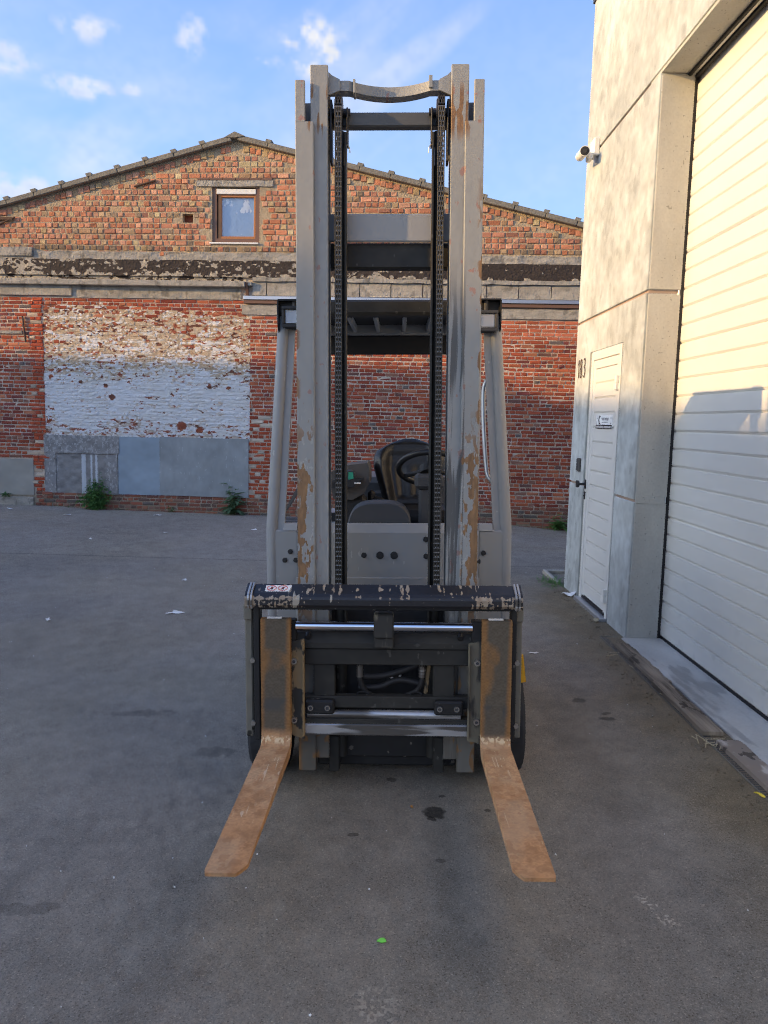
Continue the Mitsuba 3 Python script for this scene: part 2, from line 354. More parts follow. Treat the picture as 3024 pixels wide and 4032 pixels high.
def f_greypaint(p, n, uv):
    b = fbm(p.x * 5, p.z * 5, p.y * 5, 3); s = smoothstep(.77, .80, fbm(p.x * 60, p.z * 24, p.y * 40, 3))
    return mix(C3(.300, .300, .298) * (1 + .16 * (b - .5)), C3(.50, .49, .47), s * .5)


mat('grey_paint', f_greypaint, .45, .45)
mat('grime_steel', lambda p, n, uv: mix(C3(.013, .013, .013), C3(.040, .038, .033), fbm(p.x * 12, p.z * 16, p.y * 12, 4)) * (1 + 1.6 * smoothstep(.72, .78, fbm(p.x * 45, p.z * 30, p.y * 30, 3))), .62, .4)


def f_bar(p, n, uv):
    z = p.z - .0254 * (p.x - OFX); u = p.x - OFX + .02; e = dr.abs(u)
    a = fbm(p.x * 70, z * 95, 2.0, 4); v = noise(p.x * 170, z * 12, 3.0); c = noise(p.x * 9, 1.0)
    front = smoothstep(.892, .882, z)
    zone = front * (-.10 + .24 * smoothstep(.22, .40, e + .16 * (c - .5))) + .13 * smoothstep(.010, .002, dr.abs(z - .880)) * (.3 + c) + .26 * smoothstep(.528, .545, e) * front
    t = smoothstep(.635, .665, .55 * a + .40 * v + zone)
    sc = smoothstep(.84, .87, noise(p.x * 95, z * 16, 9.0)) * smoothstep(.50, .6, noise(p.x * 7, 4.0)) * smoothstep(.93, .89, z)
    wc = mix(C3(.40, .33, .25), C3(.25, .185, .13), noise(p.x * 60, z * 90, 5.0))
    return mix(mix(C3(.018, .018, .022), C3(.40, .36, .30), sc * .85), wc, t * .9)


mat('worn_black', f_bar, .38, .5)
mat('black_steel', lambda p, n, uv: C3(.012, .012, .013) * (1 + .5 * fbm(p.x * 9, p.z * 12, 2.0, 3)) + C3(.25, .22, .18) * smoothstep(.74, .78, fbm(p.x * 40, p.z * 30, p.y * 40, 3)) * .5, .5, .45)


def f_fork(p, n, uv):
    a = fbm(p.x * 22, p.y * 16, p.z * 12, 4); b = fbm(p.x * 7, p.y * 5, p.z * 5 + 3, 3); g = noise(p.x * 160, p.y * 160, p.z * 160)
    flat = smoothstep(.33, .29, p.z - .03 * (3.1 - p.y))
    u = dr.abs(p.x - OFX + .02); mid = smoothstep(.058, .030, dr.abs(u - .448))
    c = mix(mix(C3(.53, .31, .165), C3(.52, .27, .125), smoothstep(2.7, 2.3, p.y)), C3(.40, .20, .09), smoothstep(.35, .65, a) * .8) * (.85 + .3 * (g - .3))
    c = mix(c, C3(.42, .315, .215), smoothstep(.46, .64, b) * .34)
    c = mix(c, C3(.30, .15, .07), smoothstep(.60, .68, fbm(p.x * 30, p.y * 30, 4.0, 3)) * .45)
    c = mix(c, C3(.66, .54, .40), smoothstep(.80, .84, noise(p.x * 160, p.y * 16, 3.0)) * smoothstep(.5, .7, noise(p.x * 12, p.y * 5, 1.0)) * .5)
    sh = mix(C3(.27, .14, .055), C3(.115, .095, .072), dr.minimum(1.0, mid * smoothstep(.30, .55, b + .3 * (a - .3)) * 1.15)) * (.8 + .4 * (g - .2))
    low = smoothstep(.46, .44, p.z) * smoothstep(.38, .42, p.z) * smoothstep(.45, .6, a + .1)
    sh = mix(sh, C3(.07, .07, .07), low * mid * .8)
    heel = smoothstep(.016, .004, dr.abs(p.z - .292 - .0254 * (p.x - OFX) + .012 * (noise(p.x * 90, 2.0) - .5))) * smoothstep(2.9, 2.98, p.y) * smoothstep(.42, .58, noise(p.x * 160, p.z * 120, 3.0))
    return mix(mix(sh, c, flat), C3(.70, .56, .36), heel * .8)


mat('rusty_fork', f_fork, .8, .3, bump=(lambda p, n, uv: fbm(p.x * 60, p.y * 60, p.z * 60, 3), .0025))
mat('bar_grey', lambda p, n, uv: C3(.085, .088, .09) * (.8 + .5 * fbm(p.x * 9, p.z * 30, 2.0, 3)), .5, .4)
mat('bracket_ochre', lambda p, n, uv: mix(C3(.26, .18, .095), C3(.04, .038, .034), smoothstep(.50, .60, fbm(p.x * 26, p.z * 15, 4.0, 4))), .6, .35)
mat('bracket_dark', lambda p, n, uv: mix(C3(.15, .135, .10), C3(.035, .034, .032), smoothstep(.40, .56, fbm(p.x * 30, p.z * 7, 7.0, 4))), .55, .4)
mat('olive_steel', lambda p, n, uv: mix(C3(.20, .185, .15), C3(.13, .12, .10), fbm(p.x * 9, p.z * 11, 3.0, 4)) * (1 - .85 * smoothstep(.75, .78, fbm(p.x * 30 + 3, p.z * 22, 2.0, 3))), .6, .35)
mat('chrome', (.80, .80, .84), .16, .5, 1.0)
mat('bright_steel', lambda p, n, uv: mix(C3(.55, .55, .56), C3(.16, .15, .14), smoothstep(.5, .68, fbm(p.x * 3.5 + 1.7, p.z * 40, 2.0, 3) + .25 * smoothstep(.25, .05, dr.abs(p.x - .03)))), .4, .5, .75)
mat('chain_steel', lambda p, n, uv: mix(C3(.030, .029, .027), C3(.070, .066, .058), noise(p.x * 90, p.z * 52, p.y * 60)), .42, .5, .5)
mat('pin_steel', (.34, .32, .29), .35, .5, .7)
mat('black_plastic', (.028, .028, .030), .55, .4)
mat('seat_vinyl', (.020, .020, .022), .34, .5, bump=(lambda p, n, uv: noise(p.x * 300, p.y * 300, p.z * 300), .0006))
mat('grey_plastic', (.062, .064, .070), .55, .4)
mat('hood_grey', (.105, .115, .135), .5, .4)
mat('arm_grey', (.10, .092, .088), .6, .35)
mat('tyre', lambda p, n, uv: C3(.026, .026, .028) * (1 + .8 * fbm(p.x * 20, p.z * 20, p.y * 20, 3)), .8, .3)
mat('hose_rubber', (.020, .020, .022), .6)
mat('yellow_paint', (.80, .42, .03), .45)
mat('lamp_lens', (.60, .62, .63), .2, .6, .4, bump=(lambda p, n, uv: dr.sin(p.z * 900) * .5 + .25 * dr.sin(p.x * 300), .0016))
mat('screen_green', (.05, .38, .24), .2, .6)
mat('sticker', (.75, .74, .72), .4)
mat('sign_red', (.55, .06, .05), .5)
mat('white_paper', (.80, .80, .80), .8)
mat('ink', (.03, .028, .035), .6)
mat('ink_grey', (.22, .22, .24), .6)
mat('strip_grey', (.45, .43, .43), .6)
mat('digit_brown', (.10, .06, .05), .5)


def f_wood(p, n, uv):
    g = fbm(p.x * 60, p.y * 3.5, 2.0, 4); b = fbm(p.x * 7, p.y * 2.2, 5.0, 3); d = smoothstep(.62, .68, fbm(p.x * 16, p.y * 9, 3.0, 3))
    return C3(1.10, .88, .66) * (.205 + .22 * (g - .5) + .16 * (b - .5) + .08 * (noise(p.x * 190, p.y * 7, 8.0) - .5)) * (1 - .55 * d)


mat('board_wood', f_wood, .9, .2, bump=(lambda p, n, uv: fbm(p.x * 60, p.y * 3.5, 2.0, 4), .003))
mat('bark_wood', lambda p, n, uv: mix(C3(.24, .195, .16), C3(.46, .41, .36), smoothstep(.36, .60, fbm(p.x * 16, p.y * 9, 2.0, 4))) * (1 - .6 * smoothstep(.66, .70, fbm(p.x * 17, p.y * 15, 9.0, 3))), .9, .2, bump=(lambda p, n, uv: fbm(p.x * 40, p.y * 9, 2.0, 4), .006))
for nm, c, t in (('leaf_dark', (.065, .16, .055), .25), ('leaf_mid', (.12, .24, .075), .3), ('leaf_grey', (.13, .21, .12), .3)):
    scene[nm] = {'type': 'principledthin', 'base_color': {'type': 'rgb', 'value': list(c)}, 'roughness': .55, 'diff_trans': t * 2, 'eta': 1.4}
mat('stem', (.10, .13, .05), .8)
mat('straw', (.46, .38, .25), .8)
mat('yellow_bit', (.75, .55, .06), .6)
mat('lime_bit', (.22, .72, .10), .6)
mat('orange_leaf', (.48, .22, .06), .8)
mat('red_brick_plain', lambda p, n, uv: mix(C3(.30, .10, .06), C3(.20, .08, .05), noise(p.y * 9, p.z * 14, p.x * 9)), .9, .2)
mat('roof_grey', (.10, .09, .085), .9)
mat('window_dark', (.03, .035, .04), .15, .6)


# ------------------------------------------------------------------ ground
def ground_z(x, y):
    x, y = np.asarray(x, float), np.asarray(y, float)
    near = .0254 * (np.clip(x, -6, 6) - OFX) + .03 * ss(.9, 1.65, x)
    far = np.interp(x, [-6.4, -5.5, -4.6, -1.8, 2.1, 2.98, 4.5], [.028, .026, -.004, -.014, -.038, -.085, -.10])
    s = ss(5.5, 11.3, y)
    return near * (1 - s) + far * s


def ground_mesh():
    xs = np.concatenate([[-150, -80, -40, -25, -15, -10], np.arange(-8, 8.01, .25), [10, 15, 25, 40, 80, 150]])
    ys = np.concatenate([[-150, -80, -40, -20, -10, -5], np.arange(-2, 15.01, .25), [18, 25, 40, 80, 150]])
    X, Y = np.meshgrid(xs, ys, indexing='ij'); Z = ground_z(X, Y)
    nx, ny = X.shape; i, j = np.meshgrid(np.arange(nx - 1), np.arange(ny - 1), indexing='ij'); a = i * ny + j
    q = np.stack([a, a + ny, a + ny + 1, a + 1], -1).reshape(-1, 4)
    return trimesh.Trimesh(np.stack([X, Y, Z], -1).reshape(-1, 3), np.vstack([q[:, [0, 1, 2]], q[:, [0, 2, 3]]]), process=False)


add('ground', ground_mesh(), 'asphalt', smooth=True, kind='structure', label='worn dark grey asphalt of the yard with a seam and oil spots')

# ------------------------------------------------------------------ brick warehouse (wall coordinates: u along the wall, y behind (-) = towards the yard, z up)
ang = math.radians(4.4)
WM = np.eye(4); WM[:3, 0] = (math.cos(ang), -math.sin(ang), 0); WM[:3, 1] = (math.sin(ang), math.cos(ang), 0); WM[:3, 3] = (0, 12.5, 0)
bw = thing('brick_warehouse', 'old red brick warehouse with low gable and patched, partly white painted wall behind the forklift', 'building')


def W(name, mesh, bsdf, parent=bw, **k): return add(name, mesh, bsdf, parent, M=WM, **k)


def roof_under(u): return np.where(u < -2.35, 5.86 + .266 * (u + 2.35), 5.86 - .236 * (u + 2.35))


UL, UR = -9.5, 5.5
gable = Polygon([(UL, 3.95), (UR, 3.95), (UR, float(roof_under(UR)) + .03), (-2.35, 5.89), (UL, float(roof_under(UL)) + .03)])
WINDOW = sbox(-2.75, 4.345, -1.985, 5.195); HOLE = sbox(-3.23, 4.645, -3.06, 4.78)
gw = W('gable_wall', prism(gable.difference(WINDOW).difference(HOLE), 'y', 0, .35), 'gable_mortar')
W('hole_back', box(-3.24, -3.05, .12, .16, 4.62, 4.80), 'red_brick_plain', gw)
yw = W('yard_wall', box(UL, UR, 0, .35, -.3, 3.95), 'mortar')
W('body_block', box(UL, UR, .35, 9.0, -.3, 4.2), 'red_brick_plain')


def brick_arrays(items):
    """items: (u0,u1,z0,z1,depth,color,rotation) -> vertices (n,12,3), colours (n,12,3)"""
    n = len(items); A = np.array([i[:5] for i in items]); col = np.array([i[5] for i in items])
    c = .007
    def ring(y, ins, jit):
        u0, u1, z0, z1 = A[:, 0] + ins, A[:, 1] - ins, A[:, 2] + ins, A[:, 3] - ins
        P = np.stack([np.stack([u0, y, z0], -1), np.stack([u1, y, z0], -1), np.stack([u1, y, z1], -1), np.stack([u0, y, z1], -1)], 1)
        P[..., 0] += NR.normal(0, jit, P.shape[:2]); P[..., 2] += NR.normal(0, jit * .8, P.shape[:2]); return P
    d = A[:, 4]
    back = ring(np.full(n, .012), 0, .001); mid = ring(-(d - c * .8), 0, .0035); fro = ring(-d, c, .0028)
    fro[..., 1] += NR.normal(0, .0030, (n, 4))
    V = np.concatenate([back, mid, fro], 1)
    K = np.repeat(col[:, None], 12, 1) * (1 + NR.normal(0, .10, (n, 12, 1))); K[:, :4] *= .8
    return V, np.clip(K, .005, .9)


BF = []
for a, b in ((0, 4), (4, 8)):
    for k in range(4):
        j = (k + 1) % 4; BF += [(a + k, a + j, b + j), (a + k, b + j, b + k)]
BF += [(8, 9, 10), (8, 10, 11)]; BF = np.array(BF)

PAL_RED = [(.36, .092, .050), (.33, .082, .046), (.30, .076, .046), (.40, .122, .062), (.26, .066, .046), (.21, .065, .055), (.41, .16, .09), (.28, .14, .10), (.17, .085, .07), (.14, .11, .10)]
PAL_GAB = [(.47, .20, .115), (.44, .18, .10), (.50, .245, .15), (.42, .19, .12), (.40, .25, .145), (.46, .33, .18), (.37, .26, .155), (.52, .28, .18), (.33, .155, .105), (.26, .19, .13), (.43, .30, .18), (.52, .42, .24)]


def pick(pal, w):
    c = np.array(R.choices(pal, w)[0]); return c * R.uniform(.82, 1.18) * (1.10 if pal is PAL_GAB else 1.0)


def courses(u0, u1, z0, z1, h, jv, jh, st, hd, pstretch, mask, colour, depth):
    out = []; z = z0; row = 0
    while z < z1 - h * .4:
        u = u0 - R.uniform(0, st); stretch = row % 2 == 0
        while u < u1:
            L = (st if R.random() < pstretch[0 if stretch else 1] else hd) * R.uniform(.92, 1.07)
            a, b = max(u + jh / 2, u0), min(u + L - jh / 2, u1)
            zz0, zz1 = z + jv / 2, min(z + h - jv / 2, z1)
            wob = .004 * math.sin(u * .9 + row)
            if b - a > .025 and mask((a + b) / 2, (zz0 + zz1) / 2, a, b, zz0, zz1): out.append((a, b, zz0 + wob, zz1 + wob, depth(a, z), colour((a + b) / 2, z)))
            u += L
        z += h; row += 1
    return out


def in_bay(u, z): return -5.57 < u < -2.13 and 1.22 < z < 3.47 - .085 * (u + 5.57)


def yard_mask(u, z, a, b, z0, z1):
    if u < -5.79 and .17 < z < .80: return False
    if u < -5.79 and z <= .17: return False
    if -5.6 < u < -2.13 and .26 < z < 1.23: return False
    if u < -5.06 and z > 3.47: return False
    if -5.06 <= u < -2.26 and z > 3.44: return False
    if u >= -2.26 and z > 3.215: return False
    return True


def yard_col(u, z):
    if z < .26: c = pick(PAL_RED, [4, 4, 4, 2, 4, 4, 2, 5, 4, 3]) * .62 + np.array([.05, .045, .035]); return c
    if u > 1.75 and z > 2.86: return pick([(.44, .13, .07), (.47, .15, .085), (.40, .11, .06)], [3, 3, 2])
    if abs(u + 5.68) < .13: return pick([(.42, .09, .045), (.50, .40, .30), (.36, .08, .045)], [6, 2.5 if z < 1.6 else .7, 4])
    if -2.13 < u < -1.75 and z < 1.6: return pick([(.40, .09, .045), (.52, .45, .36), (.33, .08, .045)], [6, 2.5, 4])
    if u < -5.7: return pick(PAL_RED, [5, 5, 6, 3, 5, 4, 3, 4, 2, 1]) * (1.0 if z < 1.6 else 1.08)
    return pick(PAL_RED, [8, 8, 7, 5, 5, 3, 2.5, 1.5, 1.2, 1.4])


def yard_depth(u, z):
    d = R.gauss(.0075, .0028)
    if abs(u + 5.68) < .14: d += .012
    if in_bay(u, z): d = R.gauss(.0085, .0025)
    if u > 1.75 and z > 2.86: d = .007
    return max(.004, d)


yard_raw = courses(UL, 4.2, -.16, 3.5, .0612, .0135, .013, .200, .098, (.80, .12), yard_mask, yard_col, yard_depth)


yard = []
for it in yard_raw:
    cut = [c for c in (-5.57, -2.13) if it[0] < c < it[1]]
    if cut and it[2] > 1.2:
        for a, b in ((it[0], cut[0] - .004), (cut[0] + .004, it[1])):
            if b - a > .02: yard.append((a, b) + it[2:4] + (yard_depth((a + b) / 2, it[2]), yard_col((a + b) / 2, it[2])))
    else: yard.append(it)


def gab_mask(u, z, a, b, z0, z1):
    if z0 < 4.20 and not (-5.69 < u < -3.2 and z0 > 4.10) and not (u > 1.5 and z0 > 4.16): return False
    if WINDOW.buffer(.012).intersects(sbox(a, z0, b, z1)) or HOLE.intersects(sbox(a, z0, b, z1)): return False
    if -3.0 < u < -1.75 and 5.19 < z < 5.315: return False
    return z1 < min(roof_under(a), roof_under(b)) - .115


def gab_col(u, z):
    if z < 4.25: return pick(PAL_GAB, [2, 2, 1, 3, 3, 2, 3, 1, 4, 4, 2, 1]) * .75
    return pick(PAL_GAB, [7, 7, 6, 6, 3.0, 2.2, 2.0, 5, 3, 1.5, 2, 1.0])


gabl = courses(UL, 4.5, 4.115, 5.86, .0860, .019, .020, .203, .105, (.24, .04), gab_mask, gab_col, lambda u, z: max(.005, R.gauss(.013, .0045)))
# a row of headers that follows each roof slope
for side, ua, ub in ((0, -9.3, -2.45), (1, -2.25, 4.4)):
    u = ua
    while u < ub:
        L = R.uniform(.085, .12); zt = float(roof_under(u + L / 2)); R.random()
        sl = .266 if side == 0 else -.236
        gabl.append((u + .006, u + L - .006, zt - .105, zt - .022, R.gauss(.016, .005), pick(PAL_GAB, [5, 5, 5, 5, 3, 3, 2, 3, 3, 1, 2, 1]) * .95)); u += L


def emit_bricks(items, holder, bsdf, keep, fan=None):
    V, K = brick_arrays(items)
    V = V @ WM[:3, :3].T + WM[:3, 3]
    rest = []
    for i in range(len(items)):
        if i in keep:
            k = uniq(holder + '__brick'); scene[k] = ply((V[i], BF), bsdf, False, color=K[i])
        else: rest.append(i)
    if rest:
        F = (BF[None] + np.arange(len(rest))[:, None, None] * 12).reshape(-1, 3)
        k = uniq(holder + '__small_bricks'); scene[k] = ply((V[rest].reshape(-1, 3), F), bsdf, False, color=K[rest].reshape(-1, 3) if bsdf == 'brick' else None); labels[k] = {'kind': 'stuff'}


def seen(i):
    u = (i[0] + i[1]) / 2; return -6.2 < u < 3.0 and not (-1.45 < u < -.85) and not (.9 < u < 1.6)


plain = [i for i in yard if not in_bay((i[0] + i[1]) / 2, (i[2] + i[3]) / 2) or (i[2] > 3.30 - .03 * ((i[0] + i[1]) / 2 + 5.57) and R.random() < .85) or (3.05 < i[2] and R.random() < .22) or (2.3 < i[2] <= 3.05 and R.random() < .03)]
pid = {id(i) for i in plain}
paint = [i for i in yard if id(i) not in pid]
area = lambda i: (i[1] - i[0]) * (i[3] - i[2])
okp = sorted([k for k, i in enumerate(plain) if seen(i) and i[2] > .3], key=lambda k: -area(plain[k]))[:150]
okg = sorted([k for k, i in enumerate(gabl) if seen(i)], key=lambda k: -area(gabl[k]))[:150]
emit_bricks(plain, yw, 'brick', set(okp)); emit_bricks(gabl, gw, 'brick', set(okg))
bay = W('painted_bay', prism(Polygon([(-5.575, 1.215), (-2.125, 1.215), (-2.125, 3.19), (-2.3, 3.27), (-3.6, 3.30), (-4.4, 3.36), (-5.2, 3.33), (-5.575, 3.38)]), 'y', -.0035, .0), 'painted_brick', label='brick bay with flaking white and tan paint, warm sunlight painted into the upper half')
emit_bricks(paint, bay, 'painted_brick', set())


def rough_box(u0, u1, y0, y1, z0, z1, s=.006, step=.06, seed=0):
    """a slab with a broken, uneven front: a grid of front points"""
    nu, nz = max(2, int((u1 - u0) / step)), max(2, int((z1 - z0) / .03)); us = np.linspace(u0, u1, nu + 1); zs = np.linspace(z0, z1, nz + 1)
    U_, Z_ = np.meshgrid(us, zs, indexing='ij'); n = meshkit.fbm(np.stack([U_ * 9, Z_ * 14, U_ * 0 + seed], -1), 4, seed) - .5
    Y_ = y0 + n * s * 3; m = meshkit.noise(np.stack([U_ * 7, Z_ * 0 + seed * 3, Z_ * 0], -1), seed) - .5
    Z2 = Z_ + np.where((Z_ <= z0 + 1e-6) | (Z_ >= z1 - 1e-6), m * s * 2.2, 0)
    fr = np.stack([U_, Y_, Z2], -1); bk = np.stack([U_, np.full_like(U_, y1), Z2], -1)
    nn = (nu + 1) * (nz + 1); idx = np.arange(nn).reshape(nu + 1, nz + 1); f = []
    def quad(a, b, c, d): f.extend([(a, b, c), (a, c, d)])
    for i in range(nu):
        for j in range(nz): quad(idx[i, j], idx[i + 1, j], idx[i + 1, j + 1], idx[i, j + 1])
        quad(idx[i, 0] + nn, idx[i + 1, 0] + nn, idx[i + 1, 0], idx[i, 0]); quad(idx[i, nz], idx[i + 1, nz], idx[i + 1, nz] + nn, idx[i, nz] + nn)
    for j in range(nz):
        quad(idx[0, j] + nn, idx[0, j], idx[0, j + 1], idx[0, j + 1] + nn); quad(idx[nu, j], idx[nu, j] + nn, idx[nu, j + 1] + nn, idx[nu, j + 1])
    return trimesh.Trimesh(np.vstack([fr.reshape(-1, 3), bk.reshape(-1, 3)]), f, process=False)


# patched panels at the foot of the bay
pl = 'patch_panel'
W('lintel_slab', rough_box(-5.60, -4.315, -.032, .01, .925, 1.222, .004, seed=2), 'rough_plaster', label='rough grey cement lintel slab with white flecks')
W('plaster_pier', rough_box(-5.60, -5.405, -.024, .01, .25, .918, .005, seed=3), 'rough_plaster')
W('plaster_pier', rough_box(-4.555, -4.345, -.026, .01, .25, .918, .007, seed=4), 'rough_plaster')
W('infill_panel', rough_box(-5.40, -4.56, -.012, .01, .255, .918, .002, seed=5), 'rough_plaster', label='cement infill with pale paint drips')
W('cement_panel', rough_box(-4.335, -3.632, -.020, .01, .262, 1.220, .002, seed=6), 'cement_blue', label='bluish smooth cement panel')
W('cement_panel', rough_box(-3.63, -2.140, -.022, .01, .268, 1.235, .002, seed=7), 'cement', label='large smooth grey cement panel')
W('cement_panel', rough_box(UL, -5.795, -.024, .01, .20, .800, .002, seed=8), 'cement_tan', label='beige cement panel at the left end')
W('plinth_kerb', rough_box(UL, -5.80, -.05, .01, -.1, .165, .006, seed=9), 'old_concrete')
# bands, beams and ledges
W('beam', rough_box(UL, -5.062, -.05, .01, 3.482, 3.640, .002, seed=10), 'old_concrete', label='smooth pale concrete beam under the ledge')
W('beam', rough_box(-5.058, -2.27, -.022, .01, 3.452, 3.640, .006, seed=11), 'old_concrete')
W('ledge', box(UL, -2.19, -.135, .01, 3.642, 3.728, .006), 'old_concrete', label='thin projecting concrete ledge')
W('ledge_bracket', prism(Polygon([(-.12, 3.715), (.0, 3.715), (.0, 3.44), (-.03, 3.50), (-.10, 3.66)]), 'x', -2.19, -2.145), 'frame_brown')
W('ledge_bracket', box(-2.187, -2.085, -.10, .0, 3.668, 3.726, .004), 'old_concrete')
W('cornice', rough_box(UL, UR, -.055, .01, 3.806, 4.055, .006, seed=12), 'bitumen_band', label='flaking black bitumen band below the gable')
W('painted_shade_course', rough_box(UL, -2.19, -.012, .01, 3.730, 3.802, .010, seed=19), 'bitumen_band')  # bitumen colours stand in for the shade between band and ledge
W('mortar_band', rough_box(UL, UR, -.026, .01, 4.058, 4.185, .012, seed=13), 'old_concrete', label='rough grey mortar band')
W('mortar_band', rough_box(UL, -5.70, -.060, .01, 4.10, 4.235, .004, seed=14), 'old_concrete')
W('stone_course', rough_box(-2.08, UR, -.075, .01, 3.742, 3.802, .006, seed=15), 'old_concrete')
edges = [-2.09, -1.855, -1.36, -.86, -.365, .13, .63, 1.126, 1.628, 2.126, 2.631, 3.13, 3.63, 4.1]
for a, b in zip(edges[:-1], edges[1:]):
    W('concrete_block', rough_box(a + .008, b - .008, -.034 - R.uniform(0, .006), .01, 3.528, 3.736, .003, seed=int(30 + a * 10)), 'old_concrete', yw)
W('flashing', box(-2.225, UR, -.085, .01, 3.455, 3.512, .004), 'galvanised', label='bright metal flashing strip')
W('flashing_board', box(-2.22, UR, -.062, .01, 3.396, 3.452, .004), 'frame_brown')
W('beam', rough_box(-2.255, UR, -.03, .01, 3.226, 3.375, .004, seed=17), 'old_concrete')
# window
wn = W('window', [box(-2.75, -2.68, .02, .13, 4.345, 5.195), box(-2.055, -1.985, .02, .13, 4.345, 5.195), box(-2.68, -2.055, .02, .13, 4.345, 4.41)], 'frame_brown', label='small window with brown frame in the gable')
W('roller_box', box(-2.68, -2.05, .010, .06, 5.092, 5.170, .004), 'pvc_white', wn)
W('sash', [box(-2.665, -2.612, .045, .10, 4.41, 5.09, .004), box(-2.087, -2.058, .045, .10, 4.41, 5.09, .004), box(-2.612, -2.087, .045, .10, 4.41, 4.452, .004), box(-2.612, -2.087, .045, .10, 5.050, 5.09, .004)], 'window_wood', wn)
W('pane', box(-2.612, -2.087, .072, .074, 4.452, 5.050), 'glass', wn)
g = 26; gu, gz = np.meshgrid(np.linspace(-2.62, -2.08, g), np.linspace(4.44, 5.06, g), indexing='ij')
gn = meshkit.fbm(np.stack([gu * 7, gz * 6, gu * 0], -1), 4, 3)
idx = np.arange(g * g).reshape(g, g); q = np.stack([idx[:-1, :-1], idx[1:, :-1], idx[1:, 1:], idx[:-1, 1:]], -1).reshape(-1, 4)
W('plastic_film', trimesh.Trimesh(np.stack([gu, .092 + .02 * gn, gz], -1).reshape(-1, 3), np.vstack([q[:, [0, 1, 2]], q[:, [0, 2, 3]]]), process=False), 'film', wn, smooth=True)
W('sill', box(-2.785, -2.0, -.035, .06, 4.318, 4.344, .004), 'pvc_white', wn)
W('lintel', rough_box(-2.99, -1.765, -.028, .01, 5.200, 5.288, .004, seed=18), 'old_concrete')
for a, b in ((-2.98, -2.79), (-2.78, -2.58), (-2.57, -2.37), (-2.36, -2.15), (-2.14, -1.96), (-1.95, -1.78)):
    W('lintel_brick', box(a, b, -.03, .01, 5.292, 5.326, .004), 'frame_brown', gw)
W('iron_brace', cyl((-4.0, -.03, 5.185), (-3.655, -.03, 5.282), .016, 6), 'old_iron', gw)
W('iron_brace', box(-6.6, -6.02, -.05, 0, 4.655, 4.70, .004), 'old_iron', gw)
W('iron_brace', cyl((-6.3, -.03, 4.57), (-5.98, -.04, 4.70), .014, 6), 'old_iron', gw)
W('iron_strap', cyl((-5.905, -.03, 3.14), (-5.862, -.03, 2.72), .014, 6), 'old_iron', yw)
W('iron_strap', rough_box(-6.6, -5.92, -.03, 0, 2.86, 2.905, .004, seed=33), 'old_concrete', yw)
# roof
rf = W('roof', [hull([(UL, y, float(roof_under(UL)) + h) for y in (-.03, 9) for h in (.02, .05)] + [(-2.35, y, 5.86 + h) for y in (-.03, 9) for h in (.02, .05)]),
                hull([(UR, y, float(roof_under(UR)) + h) for y in (-.03, 9) for h in (.02, .05)] + [(-2.35, y, 5.86 + h) for y in (-.03, 9) for h in (.02, .05)])], 'roof_tile')


def verge(u0, u1, sl, lip):
    L = (u1 - u0) / math.cos(math.atan(sl)); m = [box(0, L - .006, -.105, .30, .035, .115, .008)]
    lx = 0 if lip < 0 else L
    m.append(hull([(lx + s, y, z) for s, z in ((-.03 if lip < 0 else -.055, .10), (.055 if lip < 0 else .03, .10), (-.045 if lip < 0 else -.045, .152), (.045 if lip < 0 else .045, .152)) for y in (-.112, .30)]))
    m = rotm(join(m), -math.degrees(math.atan(sl)), (0, 1, 0)); return move(m, u0, R.uniform(-.006, .006), float(roof_under(u0)) - .02 + R.uniform(-.004, .004))


u = -2.40; k = 0
while u > UL: W('verge_tile', verge(u - .455, u, .266, -1), 'roof_tile', rf); u -= .457
u = -2.33
while u < UR: W('verge_tile', verge(u, u + .478, -.236, 1), 'roof_tile', rf); u += .480
W('ridge_tile', hull([(-2.52, y, 5.905) for y in (-.12, .3)] + [(-2.2, y, 5.925) for y in (-.12, .3)] + [(-2.36, y, 5.99) for y in (-.12, .3)] + [(-2.36, y, 5.90) for y in (-.12, .3)]), 'roof_tile', rf)

# ------------------------------------------------------------------ concrete hall on the right
ch = thing('concrete_hall', 'tall new concrete panel hall with a wide white sectional door along the right side', 'building')


def H(name, mesh, bsdf, parent=ch, **k): return add(name, mesh, bsdf, parent, **k)


X0, X1, YF, YJ, YN, YB = 1.80, 2.03, 7.21, 5.38, .92, -4.0
H('wall_panel', box(X0, X1, YJ, 5.825, -.2, 1.058, .004), 'concrete'); H('wall_panel', box(X0, X1, 6.735, YF, -.2, 1.058, .004), 'concrete')
H('wall_panel', prism(Polygon([(YJ, 1.080), (5.825, 1.080), (5.825, 2.212), (6.735, 2.212), (6.735, 1.080), (YF, 1.080), (YF, 2.495), (YJ, 2.495)]), 'x', X0, X1), 'concrete')
H('wall_panel', box(X0, X1, YJ, YF, 2.517, 3.915, .004), 'concrete')
H('wall_panel', box(X0, X1 + .3, YB, YF, 3.937, 5.27, .004), 'concrete', label='lintel panel above the door')
for z in (1.069, 2.506, 3.926):
    H('joint_seal', [box(X0 + .016, X1 - .01, YJ + .004, YF - .01, z - .0115, z + .0115)] if z > 1.1 else [box(X0 + .016, X1 - .01, YJ + .004, 5.825, z - .0115, z + .0115), box(X0 + .016, X1 - .01, 6.735, YF - .01, z - .0115, z + .0115)], 'sealant')
